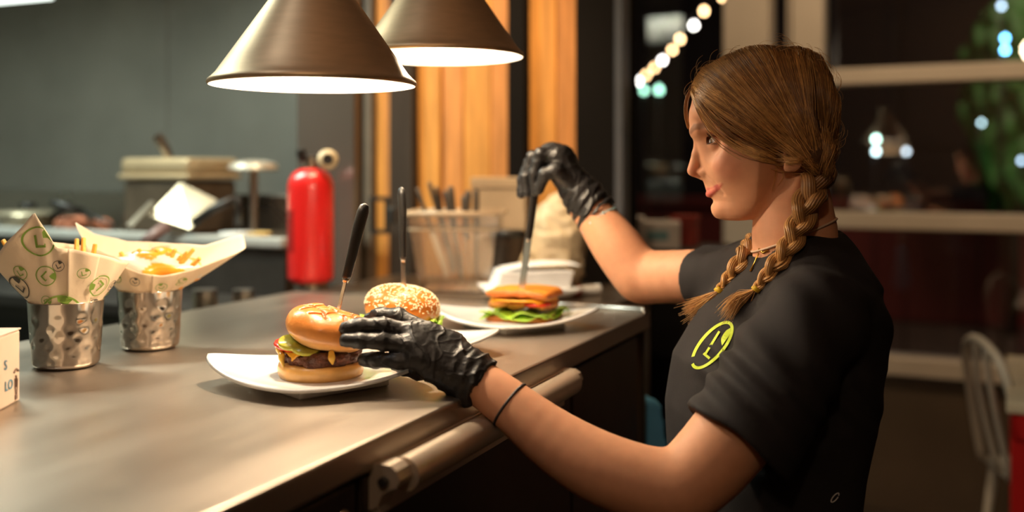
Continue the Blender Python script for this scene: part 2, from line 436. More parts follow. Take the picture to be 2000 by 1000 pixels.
# ------------------------------------------------------------------ outside in the night street
rdark = mat('dark_red_wall', lin(120, 48, 40), rough=0.6)
light('street_fill_light', 'AREA', (4.5, 6.2, 4.2), 60, (1.0, 0.72, 0.6), (1.0, 1.0), (3.4, 9.0, 0.6))  # added unseen fill that brightens the red wall outside
solo('street_wall', J(box(-3.2, 3.2, 0, 0.3, 0, 1.0, 0.02), box(-3.2, 3.2, -0.06, 0.34, 1.0, 1.07, 0.01)), rdark,
     'low dark red wall outside in the night street', 'wall', (3.6, 9.0, 0), WZ)
solo('street_house', J(box(-4, 4.5, 0, 0.4, 0, 6.0), *[box(-3.6+1.5*i, -2.9+1.5*i, -0.05, 0.05, 1.6, 3.4, 0.02) for i in range(5)]),
     mat('dark_facade', lin(38, 32, 30), rough=0.8), 'dark unlit house facade across the street', 'building', (5.0, 11.4, 0), WZ)
# hedge lit green
hv = surfnet(lambda X, Y, Z: ell(X, Y, Z, (0, 0, 1.9), (0.32, 0.3, 0.9)) + 0.06*waves(X, Y, Z, 3, 30), (-0.5, -0.5, 0.8), (0.5, 0.5, 3.0), 0.03)
tr = thing('street_tree', 'small green-lit tree outside at far right', 'tree', (4.05, 8.3, 0))
part('foliage', hv, mat('night_leaves', lin(60, 120, 50), rough=0.6, var=0.4, vscale=20), tr, True)
part('trunk', tube([(0, 0, 0), (0.02, 0, 0.6), (0, 0, 1.3)], [0.05, 0.045, 0.04], 8), DWOOD, tr, True)
light('tree_uplight', 'POINT', (3.8, 7.75, 1.3), 0.4, (0.4, 1.0, 0.4), radius=0.1)
# string of bulbs and coloured far lights
def bulb_mat(name, c, s): return mat(name, c, rough=0.4, emit=c, estr=s)
BW = bulb_mat('bulb_warm', (1.0, 0.62, 0.30), 20); BWH = bulb_mat('bulb_white', (0.95, 0.9, 0.85), 24)
BGR = bulb_mat('bulb_green', (0.35, 0.75, 0.55), 9); BBL = bulb_mat('bulb_blue', (0.15, 0.55, 1.0), 30)
sph = lathe([(0.0, -1), (0.5, -0.87), (0.87, -0.5), (1, 0), (0.87, 0.5), (0.42, 0.9), (0.36, 1.25), (0.0, 1.25)], 12)
string = [(1412, -6, BW), (1375, 22, BW), (1355, 50, BWH), (1328, 77, BW), (1313, 98, BW), (1294, 118, BWH), (1278, 133, BW), (1262, 147, BW), (1247, 159, BWH), (1235, 173, BW)]
cord = []
for k, (px, py, m) in enumerate(string):
    Y = 7.2 + 0.35*k; p = P(px, py, Y); cord.append(np.array(p) + np.array((0, 0, 0.05)))
    o = solo('string_bulb', (sph[0]*0.019, sph[1]), m, '%s glowing bulb from the top of the light string outside' % ('topmost second third fourth fifth sixth seventh eighth ninth tenth'.split()[k]),
             'light bulb', p, group='bulbs on the outdoor light string', smooth=True)
solo('light_cord', tube(spline(cord, 4), 0.006, 5), BLACKM, 'thin dark cord carrying the outdoor string bulbs', 'cord')
far = [(1258, 177, BGR, 0.024, 'dim green far light below the bulb string, left one'), (1287, 176, BGR, 0.030, 'larger green far light below the bulb string, right one'),
       (1963, 75, BBL, 0.02, 'upper blue light of the column at the far right'), (1963, 98, BBL, 0.02, 'lower blue light of the column at the far right'),
       (1956, 12, mat('bulb_pale', (0.5, 0.7, 0.9), emit=(0.5, 0.7, 0.9), estr=10), 0.02, 'pale blue light at the top right edge'),
       (1711, 272, bulb_mat('bulb_teal', (0.55, 0.95, 0.8), 18), 0.022, 'pale teal street light right of the braided hair'),
       (1711, 296, bulb_mat('bulb_teal2', (0.6, 0.85, 0.9), 13), 0.021, 'pale street light just under the teal one'),
       (1770, 296, bulb_mat('bulb_grey', (0.6, 0.75, 0.85), 8), 0.02, 'faint grey street light beside the reflected arm'),
       (1917, 240, bulb_mat('bulb_grey2', (0.5, 0.75, 0.8), 9), 0.018, 'faint pale street light at right above the table'),
       (1995, 314, bulb_mat('bulb_grey3', (0.5, 0.7, 0.9), 8), 0.018, 'faint blue street light at the right picture edge')]
for k, (px, py, m, r, lb) in enumerate(far):
    q = P(px, py, 7.0 + 0.35*(k % 3)); sl = thing('street_lamp', lb, 'street light', (q.x, q.y, 0))
    part('bulb', move((sph[0]*r*0.8, sph[1]), (0, 0, q.z)), m, sl, True)
    part('pole', tube([(0, 0.03, 0), (0, 0.03, q.z+0.06), (0, 0, q.z+0.035)], 0.006, 6), BLACKM, sl, True)

# ------------------------------------------------------------------ dining furniture at right
tb = thing('dining_table', 'dining table with pale top and red legs at right edge', 'table', (1.265, 2.62, 0), math.radians(-25.7))
part('tabletop', box(0, 0.75, 0, 0.75, 0.725, 0.752, 0.004), mat('pale_laminate', lin(206, 190, 160), rough=0.4), tb)
RT = mat('red_table_paint', lin(190, 24, 22), rough=0.4)
for a in (0.03, 0.69):
    for b in (0.02, 0.69): part('leg', box(a-0.02, a+0.03, b-0.0, b+0.045, 0, 0.70, 0.004), RT, tb)
part('apron', J(box(0.01, 0.74, 0.01, 0.035, 0.66, 0.725), box(0.01, 0.035, 0.01, 0.74, 0.66, 0.725)), RT, tb)
ch = thing('metal_chair', 'white metal cafe chair with tubular back beside the red table', 'chair', (1.64, 2.975, 0), math.radians(-96))
WM = mat('white_chair_paint', lin(205, 196, 178), rough=0.4)
part('backrest', J(tube(spline([(-0.19, -0.2, 0.45), (-0.185, -0.235, 0.66), (-0.15, -0.26, 0.80), (0, -0.275, 0.85), (0.15, -0.26, 0.80), (0.185, -0.235, 0.66), (0.19, -0.2, 0.45)], 6), 0.014, 8),
     tube(spline([(-0.05, -0.2, 0.45), (-0.055, -0.25, 0.68), (-0.04, -0.27, 0.84)], 5), 0.010, 8), tube(spline([(0.05, -0.2, 0.45), (0.055, -0.25, 0.68), (0.04, -0.27, 0.84)], 5), 0.010, 8)), WM, ch, True)
part('seat', box(-0.2, 0.2, -0.2, 0.2, 0.44, 0.46, 0.009), WM, ch, True, angle=40)
for a in (-1, 1):
    for b in (-1, 1): part('leg', tube([(a*0.17, b*0.17, 0.44), (a*0.21, b*0.21, 0)], [0.016, 0.011], 8), WM, ch, True)
# dark sideboard with the white receipt printer
sb = thing('sideboard', 'dark sideboard behind the raised arm below the window', 'cabinet', (0.36, 3.26, 0), AZ)
part('body', box(-0.30, 0.30, -0.16, 0.16, 0, 1.09, 0.005), BLACKW, sb)
part('top', box(-0.31, 0.31, -0.17, 0.17, 1.09, 1.11, 0.003), DWOOD, sb)
for k in (-1, 1): part('door', box(min(0.01*k, 0.285*k), max(0.01*k, 0.285*k), -0.175, -0.16, 0.1, 1.06, 0.003), BLACKW, sb)
Yb = 3.14
tp = thing('receipt_printer', 'small white receipt printer with teal display behind the forearm', 'printer', P(1277, 485, Yb), AZ*0.4)
part('case', J(box(-0.085, 0.08, -0.06, 0.06, 0.0, 0.085, 0.008), box(-0.085, -0.03, -0.06, 0.06, 0.08, 0.097, 0.006)), mat('white_case', lin(214, 204, 190), rough=0.45), tp)
part('display', box(-0.02, 0.045, -0.064, -0.059, 0.028, 0.058, 0.002), mat('teal_panel', lin(110, 150, 150), rough=0.3), tp)
part('button', box(0.03, 0.05, -0.03, 0.0, 0.085, 0.092, 0.003), AL, tp)
rbx = thing('red_box', 'small dark red box next to the white receipt printer', 'box', P(1342, 490, 3.2).to_tuple()[:2] + (1.1105,), AZ)
part('body', box(-0.04, 0.03, -0.04, 0.04, 0, 0.09, 0.004), mat('dark_red_card', lin(150, 40, 22), rough=0.5), rbx)
part('lid', box(-0.043, 0.033, -0.043, 0.043, 0.075, 0.095, 0.003), mat('dark_red_card', lin(150, 40, 22)), rbx)

# ------------------------------------------------------------------ pass counter
ct = thing('pass_counter', 'stainless steel pass counter holding the plated food', 'counter', C0, AZ)
part('worktop', box(-0.874, 0.0, -2.3, 0.0, ZC-0.034, ZC, 0.004, 3), TOPSTEEL, ct, False)
part('far_rim', tube([(-0.30, -0.012, ZC+0.004), (-0.15, -0.012, ZC+0.004), (-0.012, -0.012, ZC+0.004), (-0.004, -0.03, ZC+0.0)], 0.007, 10), STEEL, ct, True)
part('body', box(-0.85, -0.022, -2.28, -0.05, 0.10, ZC-0.034), DSTEEL, ct)
part('plinth', box(-0.80, -0.08, -2.22, -0.09, 0.0, 0.10), BLACKM, ct)
part('corner_post', tube([(-0.022, -0.03, 0.0), (-0.022, -0.03, ZC-0.034)], 0.02, 16), DSTEEL, ct, True)
DRK = mat('drawer_steel', lin(74, 64, 55), rough=0.4, metal=0.8, var=0.1)
for (a, b) in ((-0.44, -0.07), (-1.09, -0.45), (-1.75, -1.10)):
    dr = part('drawer', box(-0.022, -0.006, a, b, 0.56, ZC-0.040, 0.003), DRK, ct)
    part('door', box(-0.022, -0.006, a, b, 0.12, 0.552, 0.003), DRK, ct)
    if a == -1.09:
        prof = [(0.0, 0.0), (0.010, 0.004), (0.016, 0.018), (0.024, 0.024), (0.034, 0.028), (0.038, 0.036), (0.034, 0.046), (0.026, 0.051), (0.0, 0.052)]
        def ext(pr, y0, y1, z0):
            V, F = prism([(x, z) for x, z in pr], 0, 1)
            W = np.stack([V[:, 0]-0.006, y1 + (y0-y1)*V[:, 2], V[:, 1] + z0], axis=1); return W, F
        zh = ZC-0.078
        part('handle_plate', box(-0.006, 0.004, -1.07, -0.505, zh-0.006, zh+0.05, 0.001), HANDLE, dr)
        part('handle_bar', tube([(0.020, -1.045, zh+0.034), (0.020, -0.52, zh+0.034)], 0.0190, 24), HANDLE, dr, True, angle=40)
        for y0, y1 in ((-1.075, -1.045), (-0.525, -0.495)):
            part('handle_end', ext(prof, y0, y1, zh), HANDLE, dr)
        part('handle_screw', tube([(0.014, -1.082, zh+0.034), (0.014, -1.07, zh+0.034)], 0.0055, 12), BLACKM, dr)
o = part('bolt', lathe([(0.0, 0.006), (0.004, 0.005), (0.006, 0.0)], 12), AL, ct, True); o.location = (-0.006, -1.125, ZC-0.068); o.rotation_euler = (0, math.pi/2, 0)
# blue cloth hanging at the counter's end
bl = surfnet(lambda X, Y, Z: smax(smax(cone(X, Y*4, Z, (0, 0, 0), (0.0, 0, -0.18), 0.03, 0.06), Y-0.008, 0.004), -0.008-Y, 0.004)+0.004*np.sin(X*90+Z*20), (-0.09, -0.03, -0.26), (0.09, 0.03, 0.05), 0.006)
solo('blue_cloth', bl, mat('blue_fabric', lin(110, 195, 250), rough=0.8), 'blue cloth hanging at the far end of the counter', 'cloth', P(1268, 800, 2.12), AZ, smooth=True)

# back shelf behind the counter
SH = Vector((C0.x, C0.y, 0)) + Vector((dx_, dy_, 0))*0.02
sh = thing('back_shelf', 'steel shelf behind the pass counter carrying the cutlery bin', 'shelf', SH, AZ)
part('top', box(-0.85, -0.10, 0.0, 0.42, ZC-0.03, ZC, 0.004), mat('shelf_steel', lin(120, 108, 94), rough=0.35, metal=0.9), sh)
part('front', box(-0.85, -0.10, 0.01, 0.03, 0.2, ZC-0.03), DSTEEL, sh)
for a in (-0.83, -0.14):
    for b in (0.04, 0.38): part('leg', box(a-0.02, a+0.02, b-0.02, b+0.02, 0, ZC-0.03, 0.003), DSTEEL, sh)
def on_shelf(px, Y): return Vector(((px-1000)/FPX*Y, Y, ZC+0.0005))

# fire extinguisher
fe = thing('fire_extinguisher', 'red fire extinguisher standing behind the counter by the steel panel', 'fire extinguisher', on_shelf(607, 2.50))
part('base_ring', lathe([(0.0, 0), (0.040, 0), (0.042, 0.012), (0.036, 0.016), (0.0, 0.016)], 30), AL, fe, True, angle=40)
part('cylinder', lathe([(0.0, 0.012), (0.046, 0.013), (0.0545, 0.022), (0.056, 0.03), (0.056, 0.245), (0.053, 0.262), (0.044, 0.278), (0.030, 0.288), (0.018, 0.291), (0.0, 0.291)], 48), REDP, fe, True)
part('neck', lathe([(0.016, 0.288), (0.016, 0.305), (0.012, 0.305), (0.012, 0.32), (0.0, 0.32)], 20), AL, fe, True, angle=40)
part('lever', J(box(-0.03, 0.012, -0.010, 0.010, 0.308, 0.322, 0.004), box(-0.034, -0.012, -0.012, 0.012, 0.318, 0.34, 0.005)), BLACKP, fe)
g = part('gauge', lathe([(0.013, -0.006), (0.024, -0.005), (0.025, 0.003), (0.014, 0.006)], 24), mat('gauge_ring', lin(206, 186, 150), rough=0.4), fe, True)
g.location = (0.047, -0.03, 0.312); g.rotation_euler = (math.radians(80), 0, 0.2)
part('gauge_dial', move(lathe([(0.0, 0.0), (0.013, 0.0), (0.013, -0.004), (0, -0.004)], 16), (0, 0, -0.001)), BLACKP, g)
part('gauge_arm', tube([(0.012, -0.004, 0.308), (0.035, -0.022, 0.312)], 0.006, 8), AL, fe, True)
lb_ = part('label_plate', grid(lambda u, v: (0.0567*math.sin(-1.3+0.7*u), -0.0567*math.cos(-1.3+0.7*u), 0.09+0.10*v), 10, 2), mat('dark_label', lin(150, 20, 18), rough=0.4), fe, True)

# latch on the wooden strip
lt = thing('door_latch', 'black square metal latch on the narrow wooden strip', 'latch', P(742, 420, 2.86), AZ)
part('plate', J(box(-0.03, 0.03, -0.008, 0.0, 0.04, 0.052), box(-0.03, 0.03, -0.008, 0, -0.052, -0.04), box(-0.03, -0.019, -0.008, 0, -0.04, 0.04), box(0.019, 0.03, -0.008, 0, -0.04, 0.04)), BLACKM, lt)
part('bolt', box(0.03, 0.055, -0.012, 0.004, -0.022, 0.022, 0.003), BLACKM, lt)

# clear bin with knives
bn = thing('cutlery_bin', 'clear plastic bin full of knives on the back shelf', 'bin', on_shelf(893, 2.46), math.radians(-4))
def binwall(x, z): return 1.0 + 0.17*z/0.19
wall = []
zt = 0.185
for (xa, ya, xb, yb) in ((-0.082, -0.06, 0.082, -0.06), (0.082, -0.06, 0.082, 0.06), (0.082, 0.06, -0.082, 0.06), (-0.082, 0.06, -0.082, -0.06)):
    V = [(xa, ya, 0.002), (xb, yb, 0.002), (xb*1.3, yb*1.3, zt), (xa*1.3, ya*1.3, zt)]
    wall.append(thick((np.array(V), [(0, 1, 2, 3)]), 0.002))
part('walls', J(*wall, box(-0.082, 0.082, -0.06, 0.06, 0, 0.003)), CLEARP, bn)
rim = [(-0.11, -0.081, zt), (0.11, -0.081, zt), (0.11, 0.081, zt), (-0.11, 0.081, zt)]
part('rim', J(*[tube([rim[i], rim[(i+1) % 4]], 0.006, 8) for i in range(4)]), mat('cloudy_plastic', lin(190, 165, 135), rough=0.3), bn, True)
part('ledge', J(*[tube([np.array(rim[i])*np.array((0.94, 0.94, 0.8)), np.array(rim[(i+1) % 4])*np.array((0.94, 0.94, 0.8))], 0.003, 6) for i in range(4)]), mat('cloudy_plastic', lin(190, 165, 135)), bn, True)
HKN = mat('grey_handle', lin(84, 72, 60), rough=0.5)
kn_h = tube([(0, 0, 0.0), (0, 0, 0.02), (0, 0, 0.08), (0, 0, 0.105), (0, 0, 0.11)], [0.0065, 0.0075, 0.0085, 0.008, 0.004], 10, flat=0.6)
kn_b = prism([(-0.008, 0), (0.008, 0), (0.009, 0.08), (0.004, 0.11), (-0.006, 0.12)], -0.0008, 0.0008)
kn_b = (np.stack([kn_b[0][:, 0], kn_b[0][:, 2], -kn_b[0][:, 1]], axis=1), kn_b[1])
hm = make_mesh('handle', kn_h, True); hm.materials.append(HKN); bm_ = make_mesh('blade', kn_b); bm_.materials.append(AL)
b0 = bn.location
kl = ['leftmost knife in the clear bin, leaning far left', 'second knife from the left in the clear bin', 'third knife from the left in the clear bin', 'fourth knife from the left in the clear bin',
      'fifth knife from the left in the clear bin', 'sixth knife from the left in the clear bin', 'seventh knife from the left in the clear bin', 'rightmost knife in the clear bin, the lowest one']
for k in range(8):
    t = thing('table_knife', kl[k], 'knife', (b0.x - 0.058 + 0.0135*k + 0.008*(k % 2), b0.y + (-0.03 + 0.022*(k % 4)), ZC + 0.142 - 0.004*k + 0.008*((k*5) % 3)), 0, 'knives standing in the clear bin')
    t.rotation_euler = (0.1*((k % 3)-1), -0.34 + 0.05*k*(0.6+0.4*(k % 2)), 0.3*k)
    link('handle', hm, t); link('blade', bm_, t)

# crumpled bag, napkin tray and bits on the right part of the shelf
def bagf(X, Y, Z):
    f = chain(X, Y, Z, [(-0.02, 0, 0.05), (0.0, 0, 0.15), (0.01, 0, 0.21)], [0.085, 0.07, 0.045], 0.03)
    f = smax(smax(f, Z-0.235, 0.01), -Z+0.001, 0.01)
    return f + 0.006*np.abs(waves(X, Y, Z, 5, 60, 6)) + 0.004*np.abs(waves(X, Y, Z, 8, 140, 6))
solo('paper_bag', surfnet(bagf, (-0.14, -0.12, -0.01), (0.13, 0.12, 0.26), 0.005), mat('wax_paper', lin(208, 186, 150), rough=0.45, var=0.05, trans=0.0),
     'crumpled pale paper bag standing behind the knife hand', 'bag', on_shelf(1093, 2.50), 0.2, smooth=True)
cb = thing('carton', 'pale cardboard carton behind the clear knife bin', 'box', on_shelf(985, 2.75), AZ)
part('body', box(-0.078, 0.078, -0.04, 0.04, 0, 0.262, 0.004), mat('pale_card', lin(206, 180, 146), rough=0.6), cb)
part('lid', box(-0.081, 0.081, -0.043, 0.043, 0.238, 0.267, 0.003), mat('pale_card', lin(206, 180, 146)), cb)
ct2 = thing('coffee_cup', 'dark takeaway cup beside the clear knife bin', 'cup', on_shelf(992, 2.605))
part('cup', lathe([(0.0, 0), (0.032, 0), (0.045, 0.12), (0.042, 0.12), (0.0, 0.115)], 24), mat('brown_cup', lin(86, 70, 56), rough=0.5), ct2, True, angle=40)
part('lid', lathe([(0.047, 0.118), (0.047, 0.126), (0.040, 0.135), (0.0, 0.137)], 24), BLACKP, ct2, True, angle=40)
def trayf(u, v):
    x, y = (u-0.5)*2, (v-0.5)*2
    return (0.105*x, 0.065*y, 0.012 + 0.022*max(abs(x), abs(y))**4)
tray = thick(grid(trayf, 15, 15), 0.006)
tt = thing('folded_napkins', 'stack of white napkins in an open tray behind the sandwich', 'napkins', P(1032, 557, 2.30).to_tuple()[:2] + (ZC,), math.radians(10))
tt.location.z = ZC + 0.001
part('tray', shift(tray, (0, 0, 0.006)), PORC, tt, True)
for k in range(5): part('napkin', box(-0.088+0.004*k, 0.080+0.003*k, -0.055, 0.055-0.002*k, 0.009+0.011*k, 0.0195+0.011*k, 0.003), mat('napkin_paper', (0.86, 0.85, 0.84), rough=0.8), tt)
part('flap', grid(lambda u, v: (-0.06+0.17*u, -0.05+0.1*v, 0.066+0.012*math.sin(u*2.4)), 8, 4), mat('napkin_paper', (0.8, 0.79, 0.77)), tt, True)
rs = thing('small_tube', 'small white tube with a red tip beside the napkins', 'tube', on_shelf(1132, 2.34), 0.4)
part('tube', move(lathe([(0, 0), (0.010, 0), (0.012, 0.05), (0.0, 0.052)], 16), (0, 0, 0.0125), (0, math.pi/2, 0)), ENAMEL, rs, True, angle=40)
part('cap', move(lathe([(0, 0), (0.011, 0), (0.011, -0.014), (0.0, -0.016)], 16), (0, 0, 0.0125), (0, math.pi/2, 0)), REDP, rs, True, angle=40)

# ------------------------------------------------------------------ cooking line at left
GP = Vector((-0.578, 2.64, 0)); GA = math.radians(-27.5); GZ = 1.172
gr = thing('griddle', 'steel griddle with dark front along the kitchen wall', 'griddle', GP, GA)
part('plate', box(-1.7, -0.03, 0.02, 0.36, GZ-0.03, GZ-0.012), mat('greasy_steel', lin(120, 108, 90), rough=0.35, metal=0.8, var=0.3, vscale=8), gr)
part('front_edge', box(-1.7, -0.01, -0.012, 0.02, GZ-0.028, GZ, 0.006), mat('edge_steel', lin(196, 198, 194), rough=0.35, metal=0.35), gr)
part('front_panel', box(-1.7, -0.01, 0.0, 0.04, GZ-0.28, GZ-0.028), mat('griddle_front', lin(70, 66, 62), rough=0.4, metal=0.6, var=0.2), gr)
part('splash_guard', box(-1.7, -0.06, 0.36, 0.38, GZ-0.03, GZ+0.10, 0.004), STEEL, gr)
part('cabinet', box(-1.68, -0.05, 0.04, 0.36, 0.02, GZ-0.28), BLACKM, gr)
for k in range(5):
    kx = -0.09 - 0.30*k
    kb = part('knob', move(lathe([(0, -0.03), (0.016, -0.03), (0.02, 0.0)], 18), (kx, -0.002, GZ-0.20), (math.radians(-90), 0, 0)), BLACKP, gr, True, angle=40)
def ong(px, py, Y, dz=0): p = P(px, py, Y); return p
# big pot / steamer with lid
pt = thing('steel_pot', 'large square steel pot with beige lid on the griddle', 'pot', P(352, 447, 3.06).to_tuple()[:2] + (GZ-0.011,), GA)
part('body', box(-0.13, 0.13, -0.10, 0.10, 0, 0.155, 0.012), mat('grimy_steel', lin(112, 100, 86), rough=0.4, metal=0.7, var=0.2), pt)
ld = part('lid', J(box(-0.142, 0.142, -0.11, 0.11, 0.158, 0.175, 0.006), box(-0.137, 0.137, -0.105, 0.105, 0.174, 0.222, 0.014)), mat('beige_lid', lin(196, 176, 142), rough=0.35, metal=0.5), pt)
part('handle', tube([(-0.02, -0.02, 0.215), (-0.03, -0.03, 0.25), (-0.045, -0.05, 0.29)], [0.013, 0.015, 0.017], 12), STEEL, ld, True, angle=50)
part('side_grip', box(-0.18, -0.135, -0.03, 0.03, 0.15, 0.172, 0.006), STEEL, pt)
pn = thing('lid_stack', 'pale round steel lid on a stand right of the pot', 'lid', P(495, 450, 2.95).to_tuple()[:2] + (GZ-0.011,))
part('lid', lathe([(0, 0.185), (0.068, 0.185), (0.072, 0.19), (0.066, 0.205), (0.03, 0.214), (0, 0.215)], 30), mat('pale_lid', lin(210, 204, 190), rough=0.3, metal=0.6), pn, True, angle=40)
part('stand', lathe([(0.0, 0), (0.05, 0), (0.05, 0.01), (0.012, 0.014), (0.012, 0.186), (0, 0.186)], 20), STEEL, pn, True, angle=40)
# scraper
sc_ = thing('griddle_scraper', 'wide steel griddle scraper with black handle leaning on the pot', 'scraper', P(352, 448, 2.80))
def card(pts, t):                       # flat plate of four image corners, with its own thickness
    q = np.array([np.array(p) for p in pts]); n = np.cross(q[1]-q[0], q[2]-q[0]); n /= np.linalg.norm(n)
    V = np.vstack([q-n*t/2, q+n*t/2]); m = len(q)
    return V, [tuple(range(m-1, -1, -1)), tuple(range(m, 2*m))] + [(i, (i+1) % m, m+(i+1) % m, m+i) for i in range(m)]
L0 = sc_.location
part('blade', shift(card([P(291, 422, 2.80), P(352, 358, 2.88), P(424, 392, 2.86), P(372, 448, 2.78)], 0.006), L0), mat('scraper_steel', lin(176, 162, 138), rough=0.3, metal=0.6, var=0.2, vscale=12), sc_)
part('handle', shift(J(tube([P(376, 436, 2.77), P(415, 408, 2.77), P(462, 386, 2.77)], 0.0115, 10), tube([P(462, 386, 2.77), P(467, 410, 2.78), P(466, 440, 2.79)], 0.0115, 10)), L0), BLACKP, sc_, True)
sp = thing('spatula', 'steel spatula with a brown handle over the griddle edge', 'spatula', P(305, 455, 2.66))
part('handle', shift(tube([P(283, 474, 2.60), P(325, 442, 2.66)], [0.016, 0.017], 10), sp.location), mat('brown_grip', lin(112, 92, 90), rough=0.5), sp, True)
part('blade', shift(card([P(247, 440, 2.72), P(258, 444, 2.71), P(302, 396, 2.80), P(294, 392, 2.81)], 0.004), sp.location), AL, sp)
# plates and pans at far left
pa = thing('frying_pan', 'grey frying pan with dark handle at the far left of the griddle', 'pan', P(55, 440, 3.25).to_tuple()[:2] + (GZ-0.011,))
part('pan', lathe([(0.0, 0.0), (0.075, 0.0), (0.095, 0.045), (0.091, 0.045), (0.072, 0.006), (0, 0.006)], 32), mat('worn_pan', lin(150, 138, 118), rough=0.4, metal=0.6), pa, True, angle=40)
part('handle', tube([(0.09, -0.03, 0.04), (0.17, -0.09, 0.075), (0.10, -0.09, 0.09)][:2], [0.012, 0.014], 10), BLACKP, pa, True)
part('lid_knob', lathe([(0, 0.0), (0.022, 0.004), (0.025, 0.03), (0, 0.034)], 16), BLACKP, pa, True).location = (0, 0, 0.05)
part('lid', lathe([(0.097, 0.046), (0.09, 0.056), (0.0, 0.062)], 32), mat('worn_lid', lin(196, 186, 160), rough=0.3, metal=0.6), pa, True)
tn = thing('tongs', 'dark kitchen tongs leaning across the meat pieces', 'tongs', P(150, 440, 3.10))
part('grip', shift(J(tube([P(100, 395, 3.05), P(160, 412, 3.07)], [0.010, 0.011], 8), tube([P(160, 412, 3.07), P(225, 443, 3.02)], [0.008, 0.006], 8)), tn.location), BLACKP, tn, True)
def lump(seed, r): return surfnet(lambda X, Y, Z: ell(X, Y, Z, (0, 0, r[2]*0.9), r) + 0.15*r[2]*waves(X, Y, Z, seed, 90), (-r[0]*1.3, -r[1]*1.3, -0.01), (r[0]*1.3, r[1]*1.3, r[2]*2.4), 0.006)
MEAT = mat('raw_meat', lin(190, 120, 92), rough=0.45, var=0.25, vscale=25)
for px, py, Y, r, lb in ((140, 446, 3.12, (0.045, 0.05, 0.025), 'pinkish meat piece under the dark tongs'), (200, 440, 3.10, (0.035, 0.04, 0.022), 'pinkish meat piece right of the tongs')):
    q = P(px, py, Y); solo('meat_piece', lump(int(px), r), MEAT, lb, 'meat', (q.x, q.y, GZ-0.012), smooth=True, group='meat on the griddle')
for k, (px, Y, r, m, lb) in enumerate(((462, 2.80, 0.05, PORC, 'small white saucer on the griddle edge near the extinguisher'), (505, 2.79, 0.035, mat('cheese_saucer', lin(224, 190, 120)), 'small yellowish dish by the white saucer'))):
    q = P(px, 455, Y); solo('saucer', lathe([(0, 0), (r*0.6, 0), (r, 0.014), (r*0.97, 0.017), (r*0.55, 0.005), (0, 0.004)], 28), m, lb, 'saucer', (q.x, q.y, GZ-0.0118), smooth=True)
for k, (px, py, r) in enumerate(((400, 580, 0.028), (475, 580, 0.024))):
    q = P(px, py, 2.40)
    t = thing('glass_jar', ['clear little jar on the low ledge, left one', 'clear little jar on the low ledge, right one'][k], 'jar', (q.x, q.y, 1.02))
    part('jar', lathe([(0, 0), (r, 0), (r*1.05, 0.02), (r, 0.04), (r*0.9, 0.042), (r*0.9, 0.004), (0, 0.004)], 24), AL, t, True, angle=40)
    part('lid', lathe([(r*1.02, 0.04), (r*1.02, 0.048), (0, 0.05)], 24), STEEL, t, True, angle=40)
lg = thing('low_ledge', 'dark low ledge between the griddle and the counter', 'shelf', GP, GA)
part('board', box(-1.6, 0.02, -0.30, -0.016, 0.99, 1.02, 0.003), BLACKM, lg)
for a in (-1.5, -0.1): part('leg', box(a-0.02, a+0.02, -0.28, -0.24, 0, 0.99), BLACKM, lg)
# hood light strip, top left
hd = thing('hood_light', 'white light strip under the cooking hood at top left', 'ceiling light', P(20, -8, 2.9), AZ)
part('housing', box(-0.5, 0.10, -0.10, 0.10, 0.004, 0.05, 0.004), STEEL, hd)
part('diffuser', box(-0.48, 0.08, -0.08, 0.08, -0.004, 0.004, 0.002), mat('hood_diffuser', (0.9, 1, 0.92), emit=(0.9, 1, 0.92), estr=2.2), hd)
# ------------------------------------------------------------------ heat lamps
def heat_lamp(label, x, y, zr, R, k=1.0):
    t = thing('heat_lamp', label, 'lamp', (x, y, zr), 0, 'heat lamps over the pass')
    out = [(R*1.0, 0.0), (R*1.012, 0.003), (R*1.0, 0.007), (R*0.972, 0.010), (R*0.93, 0.016)]
    top_r, H = 0.036, 0.150
    out += [(R*0.93 + (top_r-R*0.93)*k/8, 0.016 + (H-0.016)*k/8) for k in range(1, 9)] + [(0.0, H+0.001)]
    inn = [(0.0, H-0.004), (top_r-0.003, H-0.005)] + [(top_r-0.003 + (R*0.925-top_r)*k/8, H-0.005 + (0.014-H+0.005)*k/8) for k in range(1, 9)] + [(R*0.965, 0.006), (R*0.994, 0.0)]
    part('shade', lathe(out, 96), SHADE, t, True, angle=55)
    part('liner', lathe(inn, 96), ENAMEL, t, True)
    part('collar', lathe([(0.036, H), (0.036, H+0.05), (0.026, H+0.065), (0.0, H+0.065)], 40), SHADE, t, True, angle=40)
    part('cord', tube([(0, 0, H+0.06), (0, 0, 2.95-zr)], 0.004, 8), BLACKM, t, True)
    part('bulb', lathe([(0, 0.048), (0.02, 0.052), (0.031, 0.066), (0.033, 0.082), (0.024, 0.105), (0.016, 0.12), (0.016, 0.146), (0, 0.146)], 24),
         mat('heat_bulb', (1, 0.85, 0.6), emit=(1.0, 0.78, 0.5), estr=14.0), t, True)
    l = light('heat_lamp_light', 'POINT', (x, y, zr+0.030), LAMP_POWER*k, LAMP_COL, radius=0.022)
    l.parent = t; l.location = (0, 0, 0.043)
    return t
l1 = P(612, 168, 1.40); l2 = P(860, 112, 1.69)
heat_lamp('larger front aluminium heat lamp hanging over the shiny-bun burger', l1.x, l1.y, l1.z, 0.1395)
heat_lamp('rear aluminium heat lamp hanging over the sesame burger', l2.x, l2.y, l2.z, 0.137, 0.8)

